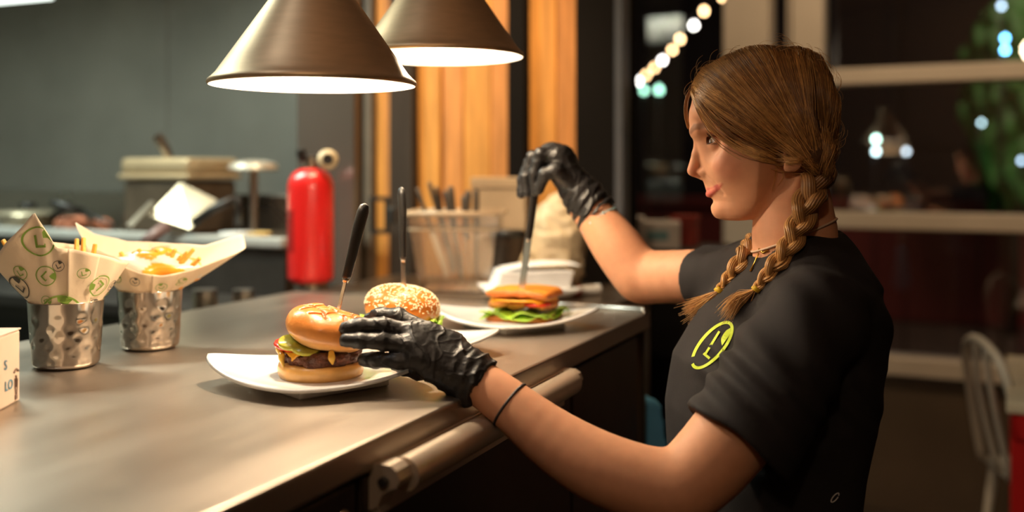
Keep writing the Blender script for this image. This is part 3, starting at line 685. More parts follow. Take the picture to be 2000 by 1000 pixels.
# ------------------------------------------------------------------ plates
def plate_mesh(s=0.128):
    def f(u, v):                              # lozenge dish: left and right tips swept up, front and back low
        a = 2*math.pi*u; c, q = math.cos(a), math.sin(a)
        R = 1.0/((abs(c)/0.156)**1.42 + (abs(q)/0.126)**1.42)**(1/1.42); r = R*(v**0.8)
        x, y = r*c, r*q
        return (x, y, 0.0092 + 0.006*max(0, v-0.5)**2*4 + 0.020*(abs(x)/0.156)**3.0)
    top = thick(grid(f, 120, 22, True), 0.005)
    return top
PM = plate_mesh()
def plate(label, x, y, rz):
    t = thing('square_plate', label, 'plate', (x, y, ZC+0.0003), rz, 'white square plates on the counter')
    part('dish', PM, PORC, t, True)
    part('foot', move(J(box(-0.078, 0.078, -0.078, -0.070, 0, 0.012, 0.002), box(-0.078, 0.078, 0.070, 0.078, 0, 0.012, 0.002), box(-0.078, -0.070, -0.07, 0.07, 0, 0.012, 0.002), box(0.070, 0.078, -0.07, 0.07, 0, 0.012, 0.002)), rot=(0, 0, math.pi/4), sc=(0.86, 0.86, 0.70)), PORC, t)
    return t
B1 = Vector(((627-1000)/FPX*1.372, 1.372, ZC)); B2 = Vector(((783-1000)/FPX*1.61, 1.61, ZC)); B3 = Vector(((1016-1000)/FPX*1.88, 1.88, ZC))
plate('white square plate under the shiny-bun burger in front', B1.x-0.003, B1.y+0.005, math.radians(-4))
plate('white square plate under the sesame burger, mostly behind the glove', B2.x, B2.y, math.radians(-3))
plate('white square plate under the toast sandwich at the back', B3.x-0.012, B3.y+0.0, math.radians(-9))
ZP = 0.0098

# ------------------------------------------------------------------ burgers
def noisy(vf, amp, scale, seed):
    V = np.asarray(vf[0], dtype=float).copy(); w = waves(V[:, 0], V[:, 1], V[:, 2], seed, scale, 8)
    V += (V / (np.linalg.norm(V, axis=1, keepdims=True)+1e-9)) * (amp*w)[:, None]; return V, vf[1]
def dome(R, H, lip, n=96, m=26, e=2.4):       # bun top: underside flat with a rounded lip
    pr = [(0.0, 0.0), (R*0.5, 0.0), (R*0.82, 0.001)]
    for k in range(9): a = -math.pi/2 + math.pi/2*k/8; pr.append((R*0.9 + R*0.1*math.cos(a), lip + lip*math.sin(a)))
    for k in range(1, m): 
        a = math.pi/2*k/(m-1); c, s = math.cos(a), math.sin(a)
        pr.append((R*max(c, 0.0)**(2/e), lip + (H-lip)*s**(2/e)))
    return lathe(pr, n)
def bun_cols(V, H, top=(226, 128, 40), side=(236, 172, 88), low=(244, 206, 140)):
    t = np.clip(V[:, 2]/H, 0, 1)[:, None]
    a, b, c = (np.array(lin(*q)) for q in (low, side, top))
    return np.where(t < 0.35, a+(b-a)*(t/0.35), b+(c-b)*((t-0.35)/0.65))
# front burger
bg = thing('shiny_bun_burger', 'cheeseburger with shiny cracked bun on the front plate, touched by the glove', 'burger', (B1.x, B1.y, ZC+ZP))
bb = lathe([(0, 0.0), (0.049, 0.0), (0.0545, 0.003), (0.0572, 0.009), (0.0575, 0.017), (0.0555, 0.0225), (0.047, 0.024), (0, 0.024)], 80)
bb = noisy(bb, 0.0010, 70, 3)
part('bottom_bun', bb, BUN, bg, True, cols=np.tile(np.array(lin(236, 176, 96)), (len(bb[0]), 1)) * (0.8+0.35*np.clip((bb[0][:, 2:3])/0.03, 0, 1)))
def pat(X, Y, Z):
    f = smax(np.sqrt(X*X+Y*Y) - 0.0515, np.abs(Z-0.0095) - 0.0095, 0.010)
    return f + 0.0016*waves(X, Y, Z, 4, 260, 9) + 0.001*waves(X, Y, Z, 9, 600, 9)
part('patty', move(surfnet(pat, (-0.06, -0.06, -0.004), (0.06, 0.06, 0.024), 0.0016), (0.002, 0, 0.0205)), PATTY, bg, True)
def slice_(s, z0, droop, seed, t=0.003, base=0.05):
    def f(u, v):
        x, y = (u-0.5)*2*s, (v-0.5)*2*s; r = math.hypot(x, y)
        z = z0 - droop*max(0, (r-base)/0.02)**1.2*0.02 + 0.0012*math.sin(60*x+seed)*math.sin(50*y)
        k = 1.0 if r <= base else (base + (r-base)*0.25)/r
        return (x*k, y*k, z)
    return thick(grid(f, 30, 30), t)
part('cheese_slice', move(slice_(0.045, 0.0, 0.9, 1), (-0.008, 0.008, 0.0400), (0, 0, 0.35)), CHEESE, bg, True)
def disc(R, t, seed, wav=0.002): return noisy(lathe([(0, 0), (R*0.96, 0), (R, t*0.5), (R*0.96, t), (0, t)], 36), wav*0.3, 120, seed)
part('tomato_slice', move(disc(0.034, 0.006, 2), (-0.028, -0.004, 0.042), (0.05, 0.10, 0)), TOMATO, bg, True)
part('pickle_slice', move(disc(0.021, 0.006, 5), (-0.032, -0.022, 0.0485), (0.25, 0.12, 0)), PICKLE, bg, True)
part('pickle_slice', move(disc(0.020, 0.005, 6), (-0.014, -0.031, 0.0440), (0.3, 0.15, 0)), PICKLE, bg, True)
on_ = surfnet(lambda X, Y, Z: chain(X, Y, Z, [(-0.052, -0.004, 0.047), (-0.050, -0.020, 0.042), (-0.046, -0.030, 0.034), (-0.042, -0.036, 0.024)], [0.004, 0.0048, 0.0045, 0.0025], 0.005) + 0.0008*waves(X, Y, Z, 2, 300), (-0.07, -0.06, 0.01), (-0.02, 0.01, 0.07), 0.0016)
part('melted_cheese', on_, mat('cheese_sauce', lin(226, 178, 70), rough=0.25, sss=0.1), bg, True)
on2 = surfnet(lambda X, Y, Z: chain(X, Y, Z, [(0.022, -0.046, 0.042), (0.023, -0.0495, 0.036), (0.024, -0.050, 0.029)], [0.004, 0.004, 0.002], 0.004), (0.0, -0.07, 0.02), (0.05, -0.03, 0.07), 0.0016)
part('melted_cheese', on2, mat('cheese_sauce'), bg, True)
# top bun with a branded grid of cracks
def topbun(X, Y, Z):
    R, lip, H = 0.0570, 0.021, 0.051
    r = np.sqrt(X*X+Y*Y)
    up = ell(X, Y, Z, (0, 0, lip), (R, R, H-lip+0.0075)); dn = ell(X, Y, Z, (0, 0, lip), (R, R, lip+0.003))
    f = np.where(Z > lip, up, dn); f = smax(f, -Z+0.001, 0.006); f = smax(f, Z-H, 0.009)
    a = X*0.94+Y*0.34; b = -X*0.34+Y*0.94
    g = 0*a
    for c, q in ((a, -0.020), (a, 0.004), (a, 0.026), (b, -0.022), (b, 0.002), (b, 0.026)):
        w = c - q + 0.002*np.sin(170*(a if c is b else b)+q*900)
        g = np.maximum(g, np.exp(-(w/0.0021)**2))
    m = np.clip((Z-0.034)/0.008, 0, 1) * np.clip((0.046-r)/0.006, 0, 1)
    return f + 0.0058*g*m + 0.0011*waves(X, Y, Z, 6, 110, 8) - 0.0022*np.clip(waves(X, Y, Z, 12, 48, 6), -1, 1)*np.clip((Z-0.02)/0.02, 0, 1)
tbn = surfnet(topbun, (-0.062, -0.062, -0.002), (0.062, 0.062, 0.058), 0.0013)
cols = bun_cols(tbn[0], 0.051, top=(206, 118, 48), side=(222, 146, 72), low=(238, 192, 124))
xx, yy = tbn[0][:, 0], tbn[0][:, 1]; rad_ = np.hypot(xx, yy); aa_, bb_2 = xx*0.94+yy*0.34, -xx*0.34+yy*0.94; dep = 0*xx
for c, q in ((aa_, -0.020), (aa_, 0.004), (aa_, 0.026), (bb_2, -0.022), (bb_2, 0.002), (bb_2, 0.026)):
    dep = np.maximum(dep, np.exp(-((c - q + 0.002*np.sin(170*(aa_ if c is bb_2 else bb_2)+q*900))/0.0024)**2))
dep = 0.85*dep*np.clip((tbn[0][:, 2]-0.030)/0.006, 0, 1)*np.clip((0.047-rad_)/0.005, 0, 1)
cols = cols*(1-dep[:, None]) + np.array(lin(158, 72, 22))*dep[:, None]
part('top_bun', move(tbn, (0.004, -0.002, 0.0425), (math.radians(3), math.radians(13), 0.2)), BUN, bg, True, cols=cols)

# sesame burger
b2 = thing('sesame_burger', 'burger with white sesame bun behind the gloved hand', 'burger', (B2.x, B2.y, ZC+ZP))
bb2 = noisy(lathe([(0, 0.0), (0.050, 0.0), (0.057, 0.006), (0.058, 0.018), (0.054, 0.028), (0, 0.029)], 64), 0.001, 70, 8)
part('bottom_bun', bb2, BUN, b2, True, cols=np.tile(np.array(lin(226, 150, 70)), (len(bb2[0]), 1)))
part('patty', move(surfnet(pat, (-0.06, -0.06, -0.004), (0.06, 0.06, 0.024), 0.0022), (0, 0, 0.022)), PATTY, b2, True)
def ruffle(R, z0, amp, waves_n, seed, t=0.0012, w=0.022):
    def f(u, v):
        a = 2*math.pi*u; r = R - w + w*v*1.25; am = amp*v**1.5
        return ((r + 0.003*math.sin(a*9+seed)*v)*math.cos(a), (r + 0.003*math.sin(a*9+seed)*v)*math.sin(a), z0 + am*math.sin(a*waves_n+seed) + 0.4*am*math.sin(a*waves_n*2.3+seed*2) - 0.004*v)
    return thick(grid(f, 140, 8, True), t)
part('lettuce_leaf', ruffle(0.060, 0.046, 0.006, 11, 1), LETT, b2, True)
part('lettuce_leaf', ruffle(0.060, 0.042, 0.005, 9, 4), LETT, b2, True)
part('cheese_slice', move(slice_(0.050, 0.0, 0.9, 1), (0, 0, 0.0405), (0, 0, 0.3)), CHEESE, b2, True)
db = dome(0.0595, 0.052, 0.015); tilt2 = (math.radians(-2), math.radians(7), 0)
part('top_bun', move(noisy(db, 0.0008, 80, 5), (0, 0, 0.046), tilt2), BUN, b2, True, cols=bun_cols(db[0], 0.052, (196, 112, 40), (196, 112, 40), (220, 146, 70)))
sv, sf = lathe([(0, -1), (0.6, -0.7), (0.85, 0), (0.5, 0.75), (0, 1)], 6); seeds = []
for k in range(820):
    a = rnd.uniform(0, 6.283); q = rnd.uniform(0.0, 1.0)**0.75; th = (1-q)*1.5+0.02
    c, s = math.cos(th), math.sin(th); r = 0.0595*max(c, 0)**(2/2.4); z = 0.015 + 0.037*s**(2/2.4)
    nrm = Vector((math.cos(a)*c**1.1, math.sin(a)*c**1.1, s*1.1)).normalized()
    M = nrm.to_track_quat('Z', 'Y').to_matrix() @ Matrix.Rotation(rnd.uniform(0, 6.28), 3, 'Z')
    V = (sv*np.array((0.0013, 0.0010, 0.0024)))[:, [0, 2, 1]]
    V = V @ np.array(M).T + np.array((r*math.cos(a), r*math.sin(a), z)) + np.array(nrm)*0.0004
    seeds.append((V, sf))
part('sesame_seeds', move(J(*seeds), (0, 0, 0.046), tilt2), SEED, b2, True, kind='stuff')

# toast sandwich
sw = thing('toast_sandwich', 'toasted sandwich with lettuce on the rear plate, pierced by the held knife', 'sandwich', (B3.x+0.008, B3.y, ZC+ZP), math.radians(-20))
def toast(seed, dip):
    def f(X, Y, Z):
        bend = dip*(np.sin(X*32+0.6)*0.5 - 0.7*(X/0.07))
        f = smax(smax(np.abs(X)-0.060, np.abs(Y)-0.055, 0.014), np.abs(Z-bend)-0.0062, 0.006)
        return f + 0.0008*waves(X, Y, Z, seed, 220, 8)
    return surfnet(f, (-0.068, -0.063, -0.028), (0.068, 0.063, 0.030), 0.0024)
def tcols(V):
    e = np.maximum(np.abs(V[:, 0])/0.06, np.abs(V[:, 1])/0.055)[:, None]
    return np.array(lin(238, 150, 48)) + (np.array(lin(196, 104, 34)) - np.array(lin(238, 150, 48)))*np.clip((e-0.8)/0.2, 0, 1)
t1_ = toast(3, 0.0); part('bottom_toast', move(t1_, (0, 0, 0.0095)), TOAST, sw, True, cols=tcols(t1_[0])*0.8)
def leaf(X0, seed):
    def f(u, v):
        x = -0.066+0.132*u; y = -0.064+0.128*v; e = max(abs(u-0.5), abs(v-0.5))*2
        return (x*(1+0.05*math.sin(40*y)), y*(1+0.05*math.sin(50*x)), X0 + 0.006*e**3*math.sin(70*x+seed+55*y) + 0.002*math.sin(130*x) - 0.003*e)
    return thick(grid(f, 36, 36), 0.0013)
part('lettuce_leaf', leaf(0.019, 1), LETT, sw, True); part('lettuce_leaf', leaf(0.023, 3), LETT, sw, True)
for k in range(3):
    q = surfnet(lambda X, Y, Z: ell(X, Y, Z, (0, 0, 0), (0.030, 0.050, 0.010)) + 0.002*waves(X, Y, Z, 3+k, 170, 8), (-0.04, -0.06, -0.018), (0.04, 0.06, 0.018), 0.0026)
    part('chicken_piece', move(q, (-0.036+0.035*k, 0, 0.036), (0, 0.1*(k-1), 0)), CHICK, sw, True)
part('tomato_slice', move(disc(0.025, 0.006, 2), (0.034, -0.028, 0.034)), TOMATO, sw, True)
t2_ = toast(5, 0.010); part('top_toast', move(t2_, (0, 0, 0.0545)), TOAST, sw, True, cols=tcols(t2_[0]))
part('melted_cheese', move(slice_(0.058, 0.0, 0.5, 2, base=0.062), (0, 0, 0.046)), CHEESE, sw, True)

# ------------------------------------------------------------------ steak knives stuck in the food
KBLADE = mat('knife_steel', lin(200, 194, 184), rough=0.26, metal=0.9)
def steak_knife(label, tip, top, hl=0.105, r=0.0092, bw=0.0075, roll=0.0):
    tip, top = Vector(tip), Vector(top); L = (top-tip).length
    t = thing('steak_knife', label, 'knife', tip, 0, 'black-handled steak knives')
    t.rotation_euler = ((top-tip).to_track_quat('Z', 'Y').to_matrix() @ Matrix.Rotation(roll, 3, 'Z')).to_euler()
    z0 = L-hl
    part('handle', tube([(0, 0, z0), (0, 0, z0+0.004), (0, 0, z0+0.3*hl), (0.0008, 0, z0+0.65*hl), (0, 0, L-0.012), (0, 0, L-0.003), (0, 0, L)],
         [r*0.75, r*0.82, r*0.88, r, r*1.0, r*0.75, r*0.2], 16, flat=0.72), BLACKP, t, True)
    part('bolster', tube([(0, 0, z0-0.006), (0, 0, z0+0.001)], [r*0.5, r*0.72], 12, flat=0.72), KBLADE, t, True)
    pr = [(-bw*0.5, 0.02), (0.0, 0.0), (bw*0.45, 0.03), (bw*0.5, z0), (-bw*0.5, z0)]
    V, F = prism(pr, -0.0007, 0.0007); part('blade', (np.stack([V[:, 0], V[:, 2], V[:, 1]], axis=1), [tuple(reversed(f)) for f in F]), KBLADE, t)
    return t
steak_knife('black-handled steak knife stuck in the shiny front bun', P(652, 640, 1.405), P(713, 397, 1.395), 0.106, 0.0088, roll=0.9)
steak_knife('black-handled steak knife stuck in the sesame bun', P(789, 600, 1.61), P(784, 365, 1.60), 0.112, 0.0092, roll=0.6)
steak_knife('steak knife held by the raised glove, stuck in the toast sandwich', P(1015, 592, 1.855), P(1051, 330, 1.80), 0.128, 0.0088, 0.017, roll=1.72)

# ------------------------------------------------------------------ fry cups
def cup_mesh(R0, R1, H, seed):
    g = np.random.default_rng(seed); n, m = 120, 46
    D = []
    for row in range(6):
        for k in range(11):
            D.append(((k + 0.5*(row % 2) + g.uniform(-.25, .25))*2*math.pi/11, H*(0.12 + 0.128*row + g.uniform(-.02, .02)), g.uniform(0.0065, 0.0095)))
    D = np.array(D); prof = []
    V = []; F = []
    for i in range(n):
        a = 2*math.pi*i/n
        for j in range(m):
            z = H*j/(m-1); r = R0 + (R1-R0)*(z/H)**0.8
            if z < 0.008: r -= 0.007*(1-z/0.008)**2
            da = (a - D[:, 0] + math.pi) % (2*math.pi) - math.pi
            q = ((da*r)**2 + (z-D[:, 1])**2)/D[:, 2]**2
            r -= 0.0013*np.max(np.exp(-q*1.8)) if z < H*0.88 else 0
            V.append((r*math.cos(a), r*math.sin(a), z))
    for i in range(n):
        i2 = (i+1) % n
        for j in range(m-1): F.append((i*m+j, i2*m+j, i2*m+j+1, i*m+j+1))
    inner = lathe([(R1, H), (R1+0.0006, H+0.0012), (R1-0.002, H+0.0006), (R0-0.004, 0.006), (0, 0.006)], n)
    bot = lathe([(0.0, 0.0), (R0-0.007, 0.0)], n); bot = (bot[0], [tuple(reversed(f)) for f in bot[1]])
    return J((np.array(V), F), inner, bot)
def fries_cup(label, plabel, x, y, R0, R1, H, ctrl, seed, decals, group):
    t = thing('fries_cup', label, 'cup', (x, y, ZC+0.0004), 0, group)
    part('cup', cup_mesh(R0, R1, H, seed), CUPSTEEL, t, True)
    us = np.array([c[0] for c in ctrl], dtype=float); Rt = np.array([c[1] for c in ctrl]); Ht = np.array([c[2] for c in ctrl])
    us = np.concatenate([us-360, us, us+360]); Rt = np.tile(Rt, 3); Ht = np.tile(Ht, 3)
    va = math.atan2(y, x)                                  # view azimuth: u=0 faces the camera
    def S(ud, v, off=0.0):
        R = np.interp(ud, us, Rt); Hh = np.interp(ud, us, Ht); rb, zb = R1-0.006, H-0.035
        z = zb + (H+Hh-zb)*v; k = max(0.0, (z-H)/max(1e-4, Hh)) if z > H else 0.0
        r = rb + (R1-0.0035-rb)*min(1, (z-zb)/0.035) if z <= H else (R1-0.0035) + (R-R1+0.0035)*k**0.9
        if z > H: r += 0.0012*math.sin(ud*0.22+3*v) * k
        a = math.pi + va + math.radians(ud)
        return np.array(((r+off)*math.cos(a), (r+off)*math.sin(a), z))
    pg_ = thing('paper_wrap', plabel, 'paper', (x, y, ZC+0.0004), 0, 'printed paper wraps in the cups')
    part('sheet', thick(grid(lambda u, v: S(-180+360*u, v), 121, 22, True), 0.0006), PAPER, pg_, True)
    part('fold', thick(grid(lambda u, v: S(2+34*u, v, 0.0012 + 0.004*(1-u)*v), 14, 22), 0.0005), PAPER, pg_, True)
    for (ud, v, rad, ang, ink, kind) in decals:
        R = np.linalg.norm(S(ud, v)[:2]); Hh = np.interp(ud, us, Ht)+0.035
        Su = (S(ud+2, v)-S(ud-2, v))/4; Sv = (S(ud, v+0.03)-S(ud, v-0.03))/0.06; JM = np.stack([Su, Sv], axis=1)
        e1 = Su/np.linalg.norm(Su); e2 = Sv - e1*np.dot(Sv, e1); e2 /= np.linalg.norm(e2)
        ez = 1/math.sqrt(1 + ((np.interp(ud, us, Rt)-R1)/np.interp(ud, us, Ht))**2)
        def put(p2):
            c, s = math.cos(ang), math.sin(ang); out = []
            for (a, b) in p2:
                a2, b2_ = (a*c-b*s)*rad, (a*s+b*c)*rad
                du = math.degrees(a2/R); zb = H-0.035; z0_ = zb + (np.interp(ud, us, Ht)+0.035)*v
                vv = (max(H+0.0015, z0_ + b2_*ez) - zb)/(np.interp(ud+du, us, Ht)+0.035)
                out.append(S(ud + du, min(0.995, max(0.02, vv)), 0.0020 + (0.004 if 0 < ud+du < 38 else 0)))
            return np.array(out)
        rg = ring2d(0.90, 1.0, 36)
        L1 = ([(-.32, -.42), (-.17, -.42), (-.17, .42), (-.32, .42)], [(0, 1, 2, 3)]); L2 = ([(-.17, -.42), (.38, -.42), (.38, -.27), (-.17, -.27)], [(0, 1, 2, 3)])
        L3 = ([(.30, -.36), (.38, -.36), (.38, -.16), (.32, -.16)], [(0, 1, 2, 3)]); fl = ([(.28, .22), (.55, .2), (.86, .3), (.72, .62), (.4, .88), (.26, .6)], [tuple(range(6))])
        part('print_mark', J(*[(put(p), f) for p, f in ((rg[0], rg[1]), L1, L2, L3, fl)]), ink, pg_)
    return t, S
cA = Vector(((129-1000)/FPX*1.506, 1.506, 0)); cB = Vector(((293-1000)/FPX*1.66, 1.66, 0))
G, K = GREENINK, GREYINK
ctrlA = [(-150, .060, .085), (-118, .080, .068), (-92, .098, .058), (-60, .080, .098), (-38, .066, .133), (-12, .060, .082), (8, .062, .080), (38, .078, .070), (66, .082, .058), (88, .086, .052), (110, .075, .060), (150, .060, .075)]
decA = [(-33, .80, .0215, 0.05, G, 0), (-62, .62, .0105, 0.3, G, 0), (-72, .50, .0175, 0.75, K, 0), (-28, .52, .0145, -0.8, G, 0), (-30, .27, .0075, -1.2, G, 0), (-8, .20, .026, 0.6, G, 0),
        (20, .72, .0078, 0.2, G, 0), (44, .58, .0165, 2.4, G, 0), (72, .62, .0085, -0.1, K, 0), (46, .27, .0130, 0.5, K, 0), (-60, .18, .008, 1, G, 0), (84, .42, .010, 1.0, G, 0), (-10, .78, .008, .4, K, 0)]
fA, SA = fries_cup('hammered steel cup at front left holding the paper cone of fries', 'printed paper cone with green circles in the left cup', cA.x, cA.y, 0.046, 0.0525, 0.096, ctrlA, 3, decA, 'hammered steel cups')
ctrlB = [(-150, .070, .075), (-115, .095, .090), (-92, .112, .112), (-78, .098, .074), (-45, .075, .052), (-15, .066, .034), (15, .068, .028), (45, .082, .034), (70, .118, .050), (84, .150, .064), (98, .150, .086), (118, .10, .066), (150, .070, .07)]
decB = [(-22, .74, .0075, 0.4, K, 0), (16, .70, .0080, 1.1, G, 0), (44, .74, .0085, 0.2, G, 0), (-52, .66, .010, -.5, G, 0)]
fB, SB = fries_cup('hammered steel cup behind the left one, holding cheese fries', 'printed paper wrap spread wide around the cheese fries', cB.x, cB.y, 0.0445, 0.0505, 0.094, ctrlB, 11, decB, 'hammered steel cups')
def fry_mesh(L, seed):
    g = random.Random(seed); b = g.uniform(-0.006, 0.006)
    pts = [(b*4*(t)*(1-t), 0, L*t) for t in np.linspace(0, 1, 6)]
    return tube(pts, [0.0042, 0.0048, 0.005, 0.005, 0.0048, 0.0040], 4)
def fry(x, y, z, L, rx, ry, seed, label, group):
    o = solo('fry', fry_mesh(L, seed), FRY, label, 'fry', (x, y, z), 0, group); o.rotation_euler = (rx, ry, seed*0.7)
    bv = o.modifiers.new('soft', 'BEVEL'); bv.width = 0.0012; bv.segments = 1
    return o
def fry_to(top, base, seed, label, group):
    top, base = Vector(top), Vector(base); o = fry(base.x, base.y, base.z, (top-base).length, 0, 0, seed, label, group)
    o.rotation_euler = (top-base).to_track_quat('Z', 'Y').to_euler(); return o
rimA = Vector((cA.x, cA.y, ZC+0.05)); gA, gB = 'fries in the left paper cone', 'cheese fries in the right cup'
for k, (px, py, Y, lb) in enumerate(((5, 468, 1.50, 'golden fry sticking up at the far left of the left cone'), (-12, 492, 1.48, 'pale fry leaning out flat at the picture\'s left edge'), (150, 466, 1.54, 'fry tip just behind the tall paper peak'),
                                 (163, 464, 1.55, 'longer fry leaning right behind the left cone\'s edge'), (186, 476, 1.53, 'rightmost thick fry of the left cone'))):
    fry_to(P(px, py, Y), rimA + Vector((0.010*(k-2), 0.01, 0)), k+1, lb, gA)
# cheese fries heap
rimB = Vector((cB.x, cB.y, ZC+0.094))
hp = surfnet(lambda X, Y, Z: smin(ell(X, Y, Z, (0.004, 0.004, 0.034), (0.078, 0.046, 0.030)), ell(X, Y, Z, (0.0, 0.0, 0.0), (0.038, 0.038, 0.03)), 0.02) + 0.004*waves(X, Y, Z, 21, 130, 8), (-0.09, -0.08, -0.04), (0.09, 0.08, 0.08), 0.0035)
cz = thing('cheese_sauce', 'white and orange cheese sauce melted over the right cup\'s fries', 'cheese', rimB)
wcol = waves(hp[0][:, 0], hp[0][:, 1], hp[0][:, 2], 5, 75, 8)[:, None]
part('sauce', hp, mat('melted_sauce', attr=True, rough=0.3, var=0.05, coat=0.2), cz, True, cols=np.where(wcol > -0.05, np.array(lin(240, 160, 44)), np.array(lin(226, 214, 198))))
names = 'first second third fourth fifth sixth seventh eighth ninth tenth eleventh twelfth thirteenth fourteenth'.split()
for k in range(14):
    px = 235 + 12.0*k; py = 486 + 6*((k*5) % 3) + (6 if k in (0, 13) else 0)
    fry_to(P(px, py, 1.66 + 0.02*((k*3) % 3 - 1)), rimB + Vector(((px-300)*0.00035, 0.008*((k % 3)-1), 0.01)), 20+k, '%s cheese fry from the left in the right cup' % names[k], gB)

# ------------------------------------------------------------------ white takeaway box at the left edge
bxo = P(39, 782, 1.283); 
tbx = thing('takeaway_box', 'white takeaway box with blue lettering at the left picture edge', 'box', (bxo.x, bxo.y, ZC+0.0005), math.radians(3))
CARD = mat('white_card', lin(232, 208, 186), rough=0.55, var=0.03)
part('body', box(-0.14, 0, -0.15, 0, 0, 0.088, 0.002), CARD, tbx)
part('lid', box(-0.142, 0.0012, -0.152, 0.0012, 0.0885, 0.0905, 0.0008, 1), CARD, tbx)
BLUE = mat('blue_ink', lin(60, 130, 160), rough=0.6)
def side_text(s, size, yright, z, m, nm='lettering'):
    V, F = text_mesh(s, size); w = V[:, 0].max()
    W = np.stack([np.full(len(V), 0.0006) + V[:, 2], yright - w + V[:, 0], z + V[:, 1]], axis=1)
    return part(nm, (W, F), m, tbx)
side_text('S', 0.017, -0.0385, 0.046, BLUE); side_text('LO', 0.017, -0.0225, 0.020, BLUE)
INK2 = mat('brown_ink', lin(120, 96, 84), rough=0.6)
def sidept(a, b): return (0.0008, a, b)
hand = []
for k, (a, h) in enumerate(((-0.0155, 0.030), (-0.0135, 0.034), (-0.0115, 0.033), (-0.0095, 0.029))):
    hand.append(tube([sidept(a, 0.019), sidept(a-0.0004*(1.5-k), h)], 0.0006, 5))
hand += [tube([sidept(-0.0155, 0.019), sidept(-0.0145, 0.014), sidept(-0.0140, 0.010)], 0.0006, 5), tube([sidept(-0.0095, 0.019), sidept(-0.0105, 0.014), sidept(-0.0110, 0.010)], 0.0006, 5),
         box(0.0003, 0.0012, -0.0155, -0.0095, 0.004, 0.0095), tube([sidept(-0.019 + 0.0032*i, 0.038 + 0.0034*math.sin(math.pi*i/4)) for i in range(5)], 0.0012, 5)]
part('hand_mark', J(*hand), INK2, tbx)
# ------------------------------------------------------------------ person
SKIN = mat('skin', attr=True, rough=0.56, var=0.05, vscale=60, bump=0.03, bscale=500, sss=0.15, spec=0.28)
SK = np.array(lin(212, 154, 118))
HAIRM = mat('hair', attr=True, rough=0.38, var=0.15, vscale=90, spec=0.5)
SHIRT = mat('black_cotton', (0.016, 0.0132, 0.0130), rough=0.82, var=0.15, vscale=30, bump=0.10, bscale=700, spec=0.3)
GLOVE = mat('black_nitrile', (0.013, 0.012, 0.012), rough=0.42, var=0.2, vscale=40, bump=0.12, bscale=160, spec=0.45)
PB = Vector((0.375, 1.45, 0.0))
person = thing('person', 'person in black t-shirt and black gloves with braided hair, plating burgers', 'person', PB)
pb = np.array(PB)
# --- head in photo-sized units: a back, b towards the near side, c up
HO = P(1460, 300, 1.45); ray = Vector((HO.x, HO.y, 0)).normalized()
HR = np.array((ray.y, -ray.x, 0)); HB = np.array((-ray.x, -ray.y, 0)); HU = np.array((0, 0, 1.0))
SA_, SB_, SC_ = 0.0007067, 0.000715, 0.000725
def hw(V):
    V = np.asarray(V, dtype=float)
    return np.array(HO) + V[..., 0:1]*SA_*HR + V[..., 1:2]*SB_*HB + V[..., 2:3]*SC_*HU
def H_(px, py, b=0.0): return (px-1460.0, b, 300.0-py)
FK = np.array([205, 235, 258, 278, 300, 320, 340, 352, 364, 380, 393, 407, 418, 426, 432], dtype=float)
FX = np.array([1351, 1347, 1348, 1357, 1363, 1367, 1370, 1372, 1376, 1384, 1391, 1392, 1396, 1403, 1425], dtype=float)
FB = np.array([1560, 1560, 1556, 1552, 1548, 1545, 1542, 1540, 1536, 1530, 1522, 1510, 1496, 1480, 1450], dtype=float)
FW = np.array([92, 93, 92, 91, 90, 88, 83, 79, 74, 67, 61, 53, 45, 36, 14], dtype=float)
def base_face(a, b, c):
    px, py = a+1460, 300-c
    xf = np.interp(py, FK, FX); xb = np.interp(py, FK, FB); W = np.interp(py, FK, FW)
    xc = xf + 0.64*(xb-xf); A = np.where(px < xc, xc-xf, xb-xc)
    p = np.interp(py, [230, 270, 330, 380, 420], [2.0, 1.7, 1.6, 1.52, 1.75])
    q = ((np.abs(px-xc)/A)**p + (np.abs(b)/W)**p)**(1/p)
    f = (q-1)*np.minimum(A, W)*0.9
    f = smax(smax(f, 212-py, 14), py-431, 6)
    f = smin(f, ell(a, b, c, (22, 0, 86), (134, 98, 108)), 14)
    return f
def mid_face(a, b, c):
    B = np.abs(b)
    f = base_face(a, b, c)
    f = smin(f, ell(a, B, c, H_(1432, 318, 47), (33, 26, 28)), 28)                       # cheek
    f = smin(f, ell(a, b, c, H_(1411, 409, 0), (20, 24, 19)), 12)                         # chin
    f = smax(f, -ell(a, B, c, H_(1371, 277, 54), (33, 13, 34)), 26)                      # eye socket
    f = smin(f, chain(a, B, c, [H_(1359, 258, 12), H_(1368, 252, 34), H_(1390, 253, 54)], [8, 6, 5], 6), 16)   # brow
    return f
def surf_a(fn, b, c):
    a = np.linspace(-130, 60, 381); v = fn(a, np.full_like(a, b), np.full_like(a, c))
    i = int(np.argmax(v < 0)); return a[i]
MC = [(0, 373), (11, 372.5), (23, 370), (36, 365), (50, 357)]
mouth = [(surf_a(mid_face, b, 300-py)+1.0, b, 300-py) for b, py in MC]
def off(pts, da, dc): return [(p[0]+da, p[1], p[2]+dc*(1-0.9*i/(len(pts)-1))) for i, p in enumerate(pts)]
UL, LL = off(mouth, 1.4, 5.0), off(mouth, 2.4, -6.4)
ULr, LLr = [5.6, 5.2, 4.0, 2.6, 1.2], [7.2, 6.6, 4.8, 2.8, 1.2]
EC = np.array(H_(1404, 275.5, 33)); ER = 18.4
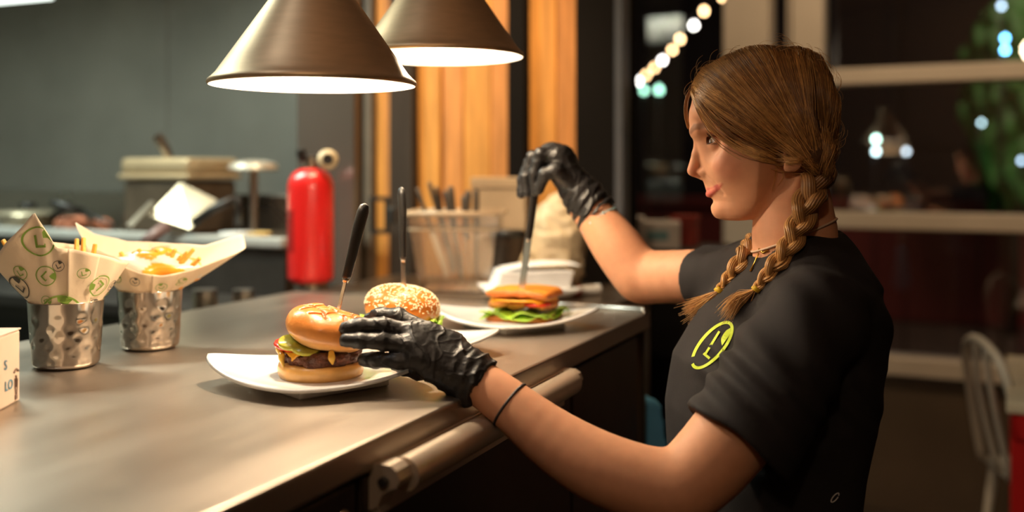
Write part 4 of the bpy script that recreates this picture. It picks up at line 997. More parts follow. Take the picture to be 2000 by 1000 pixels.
def head_f(a, b, c):
    B = np.abs(b)
    f = mid_face(a, b, c)
    # nose
    f = smin(f, chain(a, b, c, [H_(1365, 272), H_(1359, 300), H_(1352, 333)], [8, 8.5, 11.5], 5), 8)
    f = smin(f, ell(a, B, c, H_(1374, 337, 11), (11, 7, 8.5)), 8)
    f = smin(f, chain(a, b, c, [H_(1356, 341), H_(1370, 347)], [5, 5], 3), 4)
    f = smax(f, -ell(a, B, c, H_(1366, 346.5, 7.0), (6.0, 3.4, 3.6)), 2)
    f = smax(f, -(cone(a, B, c, H_(1385, 333, 18), H_(1391, 328, 19), 2.0, 2.0)), 4)
    # lips and the smile crease
    f = smin(f, chain(a, B, c, UL, ULr, 2.5), 3)
    f = smin(f, chain(a, B, c, LL, LLr, 2.5), 3)
    f = smax(f, -chain(a, B, c, off(mouth, -7, 0), [2.0, 1.9, 1.8, 1.7, 2.4], 1), 1.8)
    f = smax(f, -ell(a, b, c, H_(1384, 394.5, 0), (7, 18, 4)), 7)
    cr = [H_(surf_a(mid_face, 24, -42)+1460, 342, 24), H_(surf_a(mid_face, 37, -58)+1460, 358, 37), H_(surf_a(mid_face, 41, -78)+1460, 378, 41)]
    f = smax(f, -chain(a, B, c, [(p[0]-3, p[1], p[2]) for p in cr], [2.2, 3.6, 2.2], 3), 6)
    # eyelids with an opening
    lid = np.sqrt((a-EC[0])**2 + (B-EC[1])**2 + (c-EC[2])**2)
    f = smin(f, lid - 20.0, 7)
    ph = np.arctan2(B-EC[1], -(a-EC[0])) - 0.28
    half = 6.6*np.sqrt(np.clip(1-(ph/0.98)**2, 0, 1))
    opening = np.maximum(np.abs(c-EC[2]-0.6 - 1.2*np.clip(1-(ph/1.1)**2, 0, 1)) - half, lid-23.5)
    opening = np.maximum(opening, (a-EC[0])-14)
    f = smax(f, -opening, 1.0)
    f = smax(f, -chain(a, B, c, [(EC[0]-17.5, EC[1]-6, EC[2]+12.5), (EC[0]-16, EC[1]+7, EC[2]+12.5), (EC[0]-6, EC[1]+18, EC[2]+9)], [1.2, 1.5, 1.0], 1), 2.5)
    # ear
    ear = ell(a, B, c, H_(1545, 304, 92), (19, 6, 31)); ear = smax(ear, -ell(a, B, c, H_(1541, 303, 99), (11, 6, 19)), 4)
    ear = smin(ear, ell(a, B, c, H_(1535, 327, 90), (8.5, 5, 9)), 4)
    f = smin(f, ear, 3)
    # neck
    nk = np.maximum(chain(a, b*1.08, c, [H_(1540, 330), H_(1548, 400), H_(1551, 455), H_(1560, 560)], [66, 70, 78, 96], 20), 0-1e9)
    f = smin(f, nk, 12)
    f = smin(f, chain(a, B, c, [H_(1556, 350, 62), H_(1515, 455, 34), H_(1494, 500, 14)], [11, 13, 11], 8), 12)
    return smax(f, -(c+205), 4)
hV, hQ = surfnet(head_f, (-126, -112, -210), (172, 112, 204), 2.0)
# colours on the head
def dist_chain(V, pts, rs):
    return chain(V[:, 0], np.abs(V[:, 1]), V[:, 2], pts, rs, 1.0)
hc = np.tile(SK, (len(hV), 1))
def tint(w, col): 
    global hc
    w = np.clip(w, 0, 1)[:, None]; hc = hc*(1-w) + np.array(col)*w
tint(0.35*np.exp(-ell(hV[:, 0], np.abs(hV[:, 1]), hV[:, 2], H_(1425, 325, 60), (20, 20, 18)).clip(0)**2/200), lin(206, 120, 100))
tint(0.30*np.exp(-ell(hV[:, 0], hV[:, 1], hV[:, 2], H_(1348, 336, 0), (10, 12, 10)).clip(0)**2/60), lin(206, 120, 96))
dl = np.minimum(dist_chain(hV, UL, ULr), dist_chain(hV, LL, LLr))
tint(1.0 - np.clip((dl-0.2)/1.6, 0, 1), lin(200, 104, 92))
de = np.linalg.norm(np.stack([hV[:, 0], np.abs(hV[:, 1]), hV[:, 2]], 1) - EC, axis=1)
eo = np.abs(hV[:, 2]-EC[2]-1.5)
pe = np.arctan2(np.abs(hV[:, 1])-EC[1], -(hV[:, 0]-EC[0]))
tint(0.65*np.exp(-((eo-7.5)/1.8)**2)*(de < 22)*(pe > -0.5)*(pe < 1.5), lin(70, 46, 36))
brow = [H_(surf_a(mid_face, bb0, 300-pp0)+1460, pp0, bb0) for bb0, pp0 in ((18, 258), (36, 249), (52, 246), (64, 249))]
db_ = dist_chain(hV, brow, [3.2, 4.6, 4.0, 2.0]); tint(0.6*(1-np.clip(db_/3.0, 0, 1)), lin(110, 74, 50))
hW = hw(hV)
bvh_head = BVHTree.FromPolygons(hV.tolist(), hQ.tolist())

# --- arms
def limb(pts, rs, h=0.0028, k=0.008, extra=None):
    rs = [float(q[0]) for q in spline([(r, 0, 0) for r in rs], 4)]; pts = spline([np.array(p) for p in pts], 4); lo = np.min(pts, axis=0)-0.07; hi = np.max(pts, axis=0)+0.07
    def f(X, Y, Z):
        v = chain(X, Y, Z, pts, rs, k)
        if extra: v = extra(X, Y, Z, v)
        return v
    return surfnet(f, lo, hi, h)
S1, S2 = P(1582, 640, 1.305), P(1440, 544, 1.60)
nearp = [S1, P(1425, 856, 1.27), P(1345, 940, 1.245), P(1300, 952, 1.243), P(1190, 921, 1.255), P(1090, 865, 1.275), P(992, 787, 1.30), P(935, 746, 1.318), P(900, 722, 1.325)]
nearr = [0.052, 0.0495, 0.044, 0.0425, 0.0415, 0.0365, 0.0285, 0.0255, 0.022]
aN = limb(nearp, nearr)
farp = [S2, P(1372, 539, 1.655), P(1270, 541, 1.735), P(1246, 535, 1.745), P(1203, 478, 1.765), P(1160, 421, 1.79), P(1135, 390, 1.80)]
farr = [0.034, 0.0405, 0.0425, 0.0415, 0.0405, 0.0315, 0.027]
aF = limb(farp, farr)
# torso under the shirt
tor = surfnet(lambda X, Y, Z: smin(chain(X, Y, Z, [S1, P(1570, 600, 1.45), S2], [0.045, 0.048, 0.030], 0.02),
              chain(X, Y*0.82+1.45*0.18, Z, [(0.40, 1.45, 1.10), (0.385, 1.45, 1.0), (0.365, 1.45, 0.85)], [0.075, 0.08, 0.09], 0.03), 0.03), (0.2, 1.2, 0.74), (0.56, 1.72, 1.28), 0.012)
bodyV, bodyF = J((hW, hQ), aN, aF, tor)
bc = np.tile(SK, (len(bodyV), 1)); bc[:len(hc)] = hc
body = part('body', shift((bodyV, bodyF), pb), SKIN, person, True, cols=bc)

# --- eyes
def eye_mesh():
    return lathe([(0.0, -1)] + [(math.sin(math.pi*k/16), -math.cos(math.pi*k/16)) for k in range(1, 16)] + [(0, 1)], 24)
def eye_cols(V):                         # V unit sphere, +z = gaze
    z = V[:, 2]; c = np.tile(np.array((0.74, 0.68, 0.64)), (len(V), 1))
    return c
em = bpy.data.materials.new('eyeball'); em.use_nodes = True
nt = em.node_tree; N = nt.nodes; b_ = N['Principled BSDF']; tc = N.new('ShaderNodeTexCoord'); sx = N.new('ShaderNodeSeparateXYZ'); cr_ = N.new('ShaderNodeValToRGB')
nt.links.new(tc.outputs['Object'], sx.inputs[0]); mr = N.new('ShaderNodeMapRange'); mr.inputs[1].default_value = 0.6; mr.inputs[2].default_value = 1.0
dv = N.new('ShaderNodeMath'); dv.operation = 'DIVIDE'; dv.inputs[1].default_value = ER*SB_
nt.links.new(sx.outputs[2], dv.inputs[0]); nt.links.new(dv.outputs[0], mr.inputs[0]); nt.links.new(mr.outputs[0], cr_.inputs[0]); nt.links.new(cr_.outputs[0], b_.inputs['Base Color'])
e_ = cr_.color_ramp.elements; e_[0].color = (0.70, 0.62, 0.58, 1); e_[0].position = 0.0
for pos, col in ((0.58, (0.66, 0.56, 0.52, 1)), (0.62, (0.05, 0.03, 0.02, 1)), (0.70, (0.22, 0.12, 0.05, 1)), (0.88, (0.18, 0.09, 0.04, 1)), (0.91, (0.004, 0.004, 0.004, 1))):
    q = e_.new(pos); q.color = col
b_.inputs['Roughness'].default_value = 0.06; b_.inputs['Coat Weight'].default_value = 1.0
es = eye_mesh()
for sgn in (1, -1):
    ctr = hw(np.array([[EC[0], EC[1]*sgn, EC[2]]]))[0]
    o = part('eye', (es[0]*ER*SB_, es[1]), em, person, True); o.location = Vector(ctr) - PB
    gz = Vector(-HR + HB*0.34*sgn + HU*(-0.05)); o.rotation_euler = gz.to_track_quat('Z', 'Y').to_euler()
lash = []
for sgn in (1, -1):
    for up_ in (1, -1):
        n_ = 20 if up_ > 0 else 12
        for k in range(n_):
            ph = -0.65 + 1.5*k/(n_-1); hh = 7.6*math.sqrt(max(0, 1-((ph-0.0)/1.12)**2))
            c0 = (8.4 if up_ > 0 else -5.6)*hh/7.6 + 0.9; rr = math.sqrt(max(1, 19.6**2 - c0**2)); an = ph+0.15
            d = np.array((-math.cos(an), math.sin(an), 0)); p0 = EC + d*rr + np.array((0, 0, c0))
            Ln = (11 if up_ > 0 else 5.5)*rnd.uniform(0.8, 1.1)
            fan = np.array((0, 0.35*ph, 0))
            p1 = p0 + (d+fan)*Ln*0.55 + np.array((0, 0, up_*Ln*0.15)); p2 = p0 + (d+fan)*Ln*0.85 + np.array((0, 0, up_*Ln*0.6))
            q = np.array([p0, p1, p2]); q[:, 1] *= sgn
            lash.append(tube(list(hw(q)), [0.00042, 0.00034, 0.0001], 4))
part('eyelashes', shift(J(*lash), pb), mat('lash_black', (0.01, 0.008, 0.007), rough=0.5), person, True, kind='stuff')

# --- hair
HA, HBb, HC = 148.0, 110.0, 124.0
hcx, hcc = 28.0, 86.0
HLX = [1320, 1342, 1354, 1372, 1386, 1401, 1426, 1452, 1490, 1522, 1560, 1578, 1600, 1660]
HLY = [150, 172, 184, 194, 201, 209, 222, 240, 266, 286, 292, 330, 372, 372]
def hull_f(a, b, c):
    f = ell(a, b, c, (hcx, 0, hcc), (HA-5, HBb-5, HC-5))
    f = smax(f, ((300-c) - np.interp(a+1460, HLX, HLY))*0.75, 6)
    B = np.abs(b)
    f = smin(f, chain(a, B, c, [H_(1548, 235, 76), H_(1588, 300, 64), H_(1600, 345, 56)], [32, 30, 24], 10), 14)
    f = smin(f, chain(a, b, c, [H_(1590, 250), H_(1585, 330)], [46, 30], 10), 14)
    return f - 1.2*np.abs(np.sin((a*0.55-c*0.5 + 5*np.sin(b*0.05))*0.42))
cV, cQ = surfnet(hull_f, (-130, -122, -90), (184, 122, 214), 3.2)
dkb, mid_, gold = np.array(lin(84, 56, 34)), np.array(lin(150, 106, 62)), np.array(lin(224, 172, 104))
hr = part('hair', shift((hw(cV), cQ), pb), HAIRM, person, True, cols=np.tile(dkb*0.8, (len(cV), 1)), label='light brown hair parted in the middle')
bvh_hair = BVHTree.FromPolygons(cV.tolist(), cQ.tolist())
partl = np.array([(1347, 182), (1352, 160), (1372, 132), (1412, 108), (1460, 95), (1510, 90), (1560, 93), (1600, 112), (1624, 150), (1634, 200), (1636, 250), (1628, 300)], dtype=float)
def part_at(s):
    x = s*(len(partl)-1); i = min(int(x), len(partl)-2); return partl[i] + (partl[i+1]-partl[i])*(x-i)
def hull_b(px, py):
    q = 1 - ((px-1460-hcx)/HA)**2 - ((300-py-hcc)/HC)**2
    return HBb*math.sqrt(max(q, 0.0))
def on_b(px, py, sgn):                   # outermost b of head/hair mass at this place
    m = 0.0
    for bv in (bvh_head, bvh_hair):
        h = bv.ray_cast(Vector((px-1460, 200*sgn, 300-py)), Vector((0, -sgn, 0)))
        if h[0] is not None and h[0].y*sgn > 0: m = max(m, abs(h[0].y))
    return m
SV, SF, SCOL = [], [], []; sn = 0
def strand(pts, r, col, n=4):
    global sn
    V, F = tube(list(hw(np.array(pts))), r, n)
    SV.append(V); SF.extend([tuple(i+sn for i in f) for f in F]); SCOL.append(np.tile(col, (len(V), 1))); sn += len(V)
for sgn, count in ((1, 2700), (-1, 420)):
    for k in range(count):
        s = rnd.random()**0.9 if k % 5 else rnd.random()*0.30
        p0 = part_at(s)
        if s < 0.58:
            t = s/0.58; g = np.array((1586+6*t, 322-6*t)); c1 = np.array((1398 + 172*t**1.1, 330 - 140*t**0.8)) if (k % 9 == 0 and s < 0.2) else np.array((1436 + 134*t, 252 - 62*t))
        else:
            t = (s-0.58)/0.42; g = np.array((1606, 335.0)); c1 = np.array((1604+30*t, 215 + 70*t))
        c1 = c1 + np.array((rnd.gauss(0, 7), rnd.gauss(0, 6))); g = g + np.array((rnd.gauss(0, 5), rnd.gauss(0, 8)))
        lift = rnd.uniform(-1.5, 4.0); ph = s*31 + rnd.uniform(0, 1.2); am = rnd.uniform(0.6, 3.4); fr_ = rnd.uniform(3.5, 6)
        pts = []; m = 15
        for i in range(m):
            u = i/(m-1); q = p0*(1-u)**2 + 2*c1*u*(1-u) + g*u*u
            px, py = q; w = max(0.0, (u-0.72)/0.28); w = w*w*(3-2*w)
            b = max(hull_b(px, py), on_b(px, py, sgn)+1.5)*(1-w) + 78*w*0.5 + (w*0.5)*max(60, on_b(px, py, sgn))
            b += lift*min(1, u*6) + am*math.sin(u*fr_+ph)
            pts.append((px-1460 + am*math.sin(u*fr_*1.3+ph), sgn*max(b, 1.0), 300-py + am*math.cos(u*fr_+ph)))
        mixv = rnd.random(); face = max(0, 1-s/0.5)
        band = 0.5+0.5*math.sin(s*47+2*math.sin(s*90)); mixv = 0.6*mixv+0.4*band
        col = dkb + (mid_-dkb)*min(1, mixv*1.3) if mixv > 0.42+0.3*face else mid_ + (gold-mid_)*rnd.uniform(0.3, 1.0)
        if s > 0.55: col = col*0.78
        r = 0.00048*rnd.uniform(0.6, 1.35)
        strand(pts, [r*(0.5+min(1, 3*u_)*0.5)*(1.0 if u_ < 0.9 else 0.8) for u_ in np.linspace(0, 1, m)], col*rnd.uniform(0.8, 1.15))
# loose locks by the face
def lock(ctrl, n, spread, r, bias=0.0, colr=gold, sgn=1):
    for k in range(n):
        o1 = np.array((rnd.gauss(0, spread), rnd.gauss(0, spread)*0.6)); pts = []
        for i, q in enumerate(spline([np.array(c[:2], dtype=float) for c in ctrl], 5)):
            u = i/(5*(len(ctrl)-1)); px, py = q + o1*(0.3+u)
            b = on_b(px, py, sgn); b = (max(b, hull_b(px, py)*0.9 if len(ctrl[0]) < 3 else 0) + 3 + bias + rnd.uniform(-.2, .2)) if len(ctrl[0]) < 3 else ctrl[0][2]
            pts.append((px-1460, sgn*b, 300-py))
        strand(pts, [r*(1-0.75*j/(len(pts)-1)) for j in range(len(pts))], colr*rnd.uniform(0.6, 1.1))
lock([(1350, 180), (1366, 214), (1384, 246), (1404, 266), (1440, 290), (1488, 312), (1545, 318)], 46, 2.8, 0.0008)
lock([(1356, 170), (1388, 222), (1420, 262), (1462, 292), (1510, 308), (1560, 314)], 46, 4.0, 0.0008)
lock([(1440, 170), (1478, 238), (1502, 284), (1514, 314), (1513, 340), (1508, 372)], 8, 1.6, 0.0003)
lock([(1470, 300), (1500, 312), (1522, 328), (1528, 345), (1518, 362)], 5, 1.2, 0.0003)
lock([(1372, 205), (1396, 250), (1418, 276), (1440, 292), (1452, 304)], 6, 2.0, 0.0005)
for k in range(26):                      # far-side lock in front of the forehead
    e = rnd.gauss(0, 2.0); bb_ = rnd.uniform(-34, -8)
    strand([(p[0]-1460+e, bb_, 300-p[1]) for p in spline([np.array(q, dtype=float) for q in ((1354, 165), (1341, 182), (1336, 205), (1337, 228), (1343, 250))], 4)], 0.0006, mid_*rnd.uniform(0.7, 1.3))
for k in range(90):                      # flyaway hairs
    s = rnd.uniform(0.05, 1.0); p0 = part_at(s); ctr = np.array((1488.0, 214.0)); d = (p0-ctr)/np.linalg.norm(p0-ctr)
    tdir = np.array((-d[1], d[0]))*rnd.choice((-1, 1)); b0 = rnd.uniform(-40, 60); Ln = rnd.uniform(14, 42)
    q0 = ctr + (p0-ctr)*math.sqrt(max(0.05, 1-(b0/HBb)**2))
    pts = [q0 + d*(Ln*0.35*math.sin(u*2.4)) + tdir*Ln*u for u in np.linspace(0, 1, 7)]
    strand([(p[0]-1460, b0, 300-p[1]) for p in pts], 0.00022, gold*0.8, 3)
part('hair_strands', shift((np.vstack(SV), SF), pb), HAIRM, person, True, cols=np.vstack(SCOL), kind='stuff')

# --- t-shirt
TZ = np.array([0.80, 0.86, 0.937, 1.01, 1.082, 1.155, 1.190, 1.214, 1.236, 1.262])
TX0 = np.array([1322, 1326, 1318, 1315, 1328, 1382, 1425, 1462, 1490, 1515], dtype=float)
TX1 = np.array([1640, 1645, 1665, 1690, 1702, 1697, 1690, 1678, 1660, 1630], dtype=float)
TB = np.array([0.160, 0.155, 0.158, 0.163, 0.166, 0.160, 0.140, 0.112, 0.085, 0.06])
hdir = np.array(P(1425, 856, 1.27) - S1); hdir /= np.linalg.norm(hdir); H1 = np.array(P(1439, 869, 1.268))
fdir = np.array(P(1372, 539, 1.655) - S2); fdir /= np.linalg.norm(fdir); H2 = np.array(P(1368, 541, 1.66))
def shirt_f(X, Y, Z):
    cx = np.interp(Z, TZ, ((TX0+TX1)/2-1000)/FPX*1.45); A = np.interp(Z, TZ, (TX1-TX0)/2/FPX*1.45)*0.985; B = np.interp(Z, TZ, TB)
    V = (Y-1.45) ; U = X-cx + 0.10*V
    q = (np.abs(U/A)**2.3 + np.abs(V/B)**2.3)**(1/2.3)
    f = (q-1)*np.minimum(A, B)*0.85; f = smax(f, 0.80-Z, 0.01); f = smax(f, Z-1.258, 0.01)
    f = smin(f, chain(X, Y, Z, [P(1575, 520, 1.45), P(1598, 600, 1.33)], [0.062, 0.055], 0.03), 0.03)
    f = smin(f, chain(X, Y, Z, [P(1545, 515, 1.47), P(1450, 530, 1.59)], [0.055, 0.048], 0.03), 0.03)
    n = smax(cone(X, Y, Z, np.array(S1)-hdir*0.02, H1+hdir*0.05, 0.064, 0.078), (X-H1[0])*hdir[0]+(Y-H1[1])*hdir[1]+(Z-H1[2])*hdir[2], 0.004)
    f = smin(f, n, 0.008)
    r = smax(cone(X, Y, Z, S2, H2+fdir*0.05, 0.053, 0.056), (X-H2[0])*fdir[0]+(Y-H2[1])*fdir[1]+(Z-H2[2])*fdir[2], 0.004)
    f = smin(f, r, 0.02)
    # folds
    fold = 0.0048*np.sin(((X-0.3)*0.75 + (Z-1.1)*0.55)*150 + 2.2*np.sin(Z*31+X*14))*np.clip(1-np.abs(Z-1.12)/0.13, 0, 1)*np.clip((1.42-Y)/0.08, 0, 1)
    fold = fold + 0.0030*waves(X, Y, Z, 31, 48, 6, (1.0, 0.6, 0.5)) + 0.0035*np.sin(X*75+Y*60)*np.exp(-((X-P(1410, 540, 1.62).x)/0.06)**2-((Y-1.6)/0.07)**2)
    f = f + fold
    f = smax(f, -cone(X, Y, Z, H1-hdir*0.018, H1+hdir*0.1, 0.062, 0.074), 0.003)
    f = smax(f, -cone(X, Y, Z, H2-fdir*0.012, H2+fdir*0.1, 0.0425, 0.048), 0.003)
    nkc = cone(X, Y, Z, P(1548, 380, 1.45), P(1551, 492, 1.45), 0.053, 0.0605)
    fz = Z - (P(0, 497, 1.45).z + (X - P(1485, 500, 1.45).x)*0.245)       # slanted neckline plane
    col = smax(np.abs(nkc-0.0015)-0.004, np.abs(fz+0.008)-0.010, 0.003)
    f = smax(f, -smax(nkc, -fz-0.006, 0.004), 0.004)
    f = smax(f, -smax(nkc-0.006, -fz, 0.004), 0.004)
    f = smin(f, col, 0.004)
    return f
tV, tQ = surfnet(shirt_f, (0.20, 1.16, 0.79), (0.56, 1.74, 1.275), 0.0034)
ts = part('t_shirt', shift((tV, tQ), pb), SHIRT, person, True, label='black cotton t-shirt with a green chest logo')
bvh_shirt = BVHTree.FromPolygons(tV.tolist(), tQ.tolist())
camv = Vector((0, 0, CZ))
def hit_shirt(px, py, offm=0.0, bv=bvh_shirt):
    d = (P(px, py, 1.0) - camv).normalized(); h = bv.ray_cast(camv, d)
    if h[0] is None: return None
    return h[0] - d*offm
# chest logo (printed on the shirt)
LOGO = mat('lime_print', lin(200, 220, 60), rough=0.7)
mj = np.array((1430-1353, 628-720), dtype=float); mj /= np.linalg.norm(mj); mn = np.array((-mj[1], mj[0])); mn = mn if mn[0] > 0 else -mn
lc = np.array((1391.0, 674.0))
def lp(a, b): q = lc + mj*a + mn*b; return q
quads = []
rg_n = 44
for i in range(rg_n):
    a0, a1 = 2*math.pi*i/rg_n, 2*math.pi*(i+1)/rg_n
    if 3.3 < a0 < 3.75: continue
    e = lambda a, k: lp(58*math.cos(a)*k, 25*math.sin(a)*(k if k > 0.95 else k*0.86))
    quads.append([e(a0, 0.89), e(a0, 1.0), e(a1, 1.0), e(a1, 0.89)])
def strip(pl, w):
    for (p, q) in zip(pl[:-1], pl[1:]):
        p, q = np.array(p, dtype=float), np.array(q, dtype=float); t = (q-p)/np.linalg.norm(q-p); n = np.array((-t[1], t[0]))*w/2
        for k in range(4): quads.append([p+(q-p)*k/4-n, p+(q-p)*(k+1)/4-n, p+(q-p)*(k+1)/4+n, p+(q-p)*k/4+n])
strip([(1405, 647), (1376, 694)], 4.5); strip([(1374, 690), (1386, 700)], 5)
for k in range(7):
    y0, y1 = 640+5.0*k, 645+5.0*k; w0 = [0, 8, 12, 13, 12, 9, 5, 0]
    xr = lambda y: 1427-0.05*(y-640)-max(0, y-652)*0.65
    quads.append([np.array((xr(y0)-w0[k], y0)), np.array((xr(y0), y0)), np.array((xr(y1), y1)), np.array((xr(y1)-w0[k+1], y1))])
LV, LF = [], []
for qd in quads:
    hp_ = [hit_shirt(p[0], p[1], 0.0016) for p in qd]
    if any(h is None for h in hp_): continue
    n0 = len(LV); LV += [np.array(h) for h in hp_]; LF.append((n0, n0+1, n0+2, n0+3))
if LV: part('shirt_print', shift((np.array(LV), LF), pb), LOGO, ts)
rgp = [hit_shirt(1631+9*math.cos(a)*0.8+3*math.sin(a), 972-8*math.sin(a)-4*math.cos(a), 0.0012) for a in np.linspace(0, 6.0, 16)]
rgp = [np.array(p) for p in rgp if p is not None]
if len(rgp) > 3: part('back_print', shift(tube(rgp, 0.0007, 4), pb), mat('white_print', (0.6, 0.6, 0.6), rough=0.7), ts)

# --- gloves
def glove_field(fingers, palm, kpalm, seed, cuff, wr=1.0):
    def f(X, Y, Z):
        v = None
        for A, B, ra, rb in palm:
            c = cone(X, Y, Z, A, B, ra, rb); v = c if v is None else smin(v, c, kpalm)
        fg = None
        for pts, rs in fingers:
            c = chain(X, Y, Z, pts, rs, 0.004); fg = c if fg is None else smin(fg, c, 0.0012)
        v = smin(v, fg, 0.006)
        ca, cb, r0, r1 = cuff
        d = np.array(cb)-np.array(ca); d /= np.linalg.norm(d)
        c = cone(X, Y, Z, ca, np.array(cb)+d*0.03, r0, r1+0.003)
        t = (X-cb[0])*d[0]+(Y-cb[1])*d[1]+(Z-cb[2])*d[2]
        wob = 0.0025*np.sin(X*150+Z*120)
        c = smax(c + 0.0016*np.sin(t*420+X*60+Z*90), t+wob, 0.002)
        v = smin(v, c, 0.012)
        ca_ = np.array(ca); cd = np.clip(((X-ca_[0])*d[0]+(Y-ca_[1])*d[1]+(Z-ca_[2])*d[2]+0.05)/0.06, 0.25, 1)
        w1 = np.clip(1-np.abs(waves(X, Y, Z, seed, 75, 6))*2.6, 0, 1)**2; w2 = np.clip(1-np.abs(waves(X, Y, Z, seed+1, 140, 6))*2.6, 0, 1)**2; w3 = np.clip(1-np.abs(waves(X, Y, Z, seed+5, 220, 6))*2.4, 0, 1)**2
        v = v - wr*(0.0022*w1*cd + 0.0013*w2 + 0.0006*w3) + 0.0005
        hole = np.maximum(cone(X, Y, Z, np.array(cb)-d*0.012, np.array(cb)+d*0.05, r1-0.0050, r1), -t-0.014)
        return smax(v, -hole, 0.0015)
    return f
def bounds(gl, m=0.05):
    pts = np.array([np.array(p) for p in gl]); return pts.min(0)-m, pts.max(0)+m
# near (left) hand resting its fingers against the bun
Wn = P(922, 738, 1.322)
ix = [P(805, 650, 1.326), P(748, 637, 1.321), P(704, 637, 1.317), P(676, 641, 1.316)]
md = [P(806, 676, 1.312), P(748, 667, 1.308), P(705, 665, 1.306), P(677, 664, 1.308)]
rg_ = [P(822, 702, 1.306), P(776, 705, 1.304), P(738, 703, 1.308), P(712, 702, 1.313)]
pk = [P(845, 722, 1.310), P(818, 728, 1.322), P(790, 722, 1.342), P(772, 712, 1.352)]
th = [P(885, 690, 1.345), P(826, 646, 1.362), P(776, 618, 1.374), P(742, 617, 1.382), P(722, 623, 1.386)]
fing = [(ix, [0.0125, 0.0115, 0.0108, 0.0095]), (md, [0.0125, 0.0112, 0.0105, 0.0095]), (rg_, [0.0122, 0.0108, 0.0100, 0.0090]), (pk, [0.0115, 0.0095, 0.0085, 0.0075]), (th, [0.017, 0.0135, 0.0118, 0.0108, 0.009])]
palm = [(Wn, ix[0], 0.026, 0.0165), (Wn, md[0], 0.027, 0.017), (Wn, rg_[0], 0.027, 0.016), (Wn, pk[0], 0.026, 0.015), (P(870, 672, 1.335), P(835, 650, 1.335), 0.020, 0.016), (Wn, P(885, 690, 1.34), 0.026, 0.024)]
gf = glove_field(fing, palm, 0.012, 41, (P(898, 722, 1.325), P(937, 750, 1.317), 0.029, 0.0335))
def gf1(X, Y, Z):
    v = gf(X, Y, Z)
    lobe = chain(X, Y, Z, [P(905, 752, 1.315), P(909, 780, 1.303)], [0.016, 0.009], 0.01)
    return smin(v, lobe + 0.0012*np.sin(X*300), 0.010)
lo, hi = bounds(ix+md+rg_+pk+th+[Wn, P(940, 760, 1.31)], 0.042)
part('glove', shift(surfnet(gf1, lo, hi, 0.00125), pb), GLOVE, person, True, label='black nitrile glove touching the front burger')
# far (right) hand pinching the knife handle from above
Wf = P(1140, 384, 1.80)
ix2 = [P(1090, 306, 1.788), P(1056, 300, 1.786), P(1042, 338, 1.792), P(1046, 374, 1.798)]
md2 = [P(1078, 300, 1.806), P(1040, 306, 1.812), P(1026, 345, 1.815), P(1030, 376, 1.815)]
rg2 = [P(1070, 304, 1.824), P(1034, 318, 1.832), P(1020, 352, 1.832), P(1018, 379, 1.830)]
pk2 = [P(1072, 316, 1.840), P(1042, 330, 1.846), P(1032, 358, 1.844), P(1034, 377, 1.840)]
th2 = [P(1112, 352, 1.785), P(1086, 332, 1.770), P(1064, 340, 1.772), P(1052, 372, 1.786)]
fing2 = [(ix2, [0.0125, 0.0110, 0.0100, 0.0090]), (md2, [0.0125, 0.0110, 0.0100, 0.0088]), (rg2, [0.0122, 0.0105, 0.0095, 0.0082]), (pk2, [0.011, 0.0092, 0.0082, 0.0072]), (th2, [0.017, 0.0135, 0.0115, 0.0085])]
palm2 = [(Wf, ix2[0], 0.028, 0.019), (Wf, md2[0], 0.029, 0.019), (Wf, rg2[0], 0.028, 0.018), (Wf, pk2[0], 0.026, 0.016), (P(1100, 305, 1.80), P(1078, 298, 1.81), 0.02, 0.016)]
gf2 = glove_field(fing2, palm2, 0.012, 61, (P(1138, 385, 1.80), P(1167, 421, 1.789), 0.0345, 0.0415), 0.9)
lo, hi = bounds(ix2+md2+rg2+pk2+th2+[Wf, P(1170, 425, 1.785)], 0.048)
part('glove', shift(surfnet(gf2, lo, hi, 0.0015), pb), GLOVE, person, True, label='black nitrile glove gripping a knife handle')

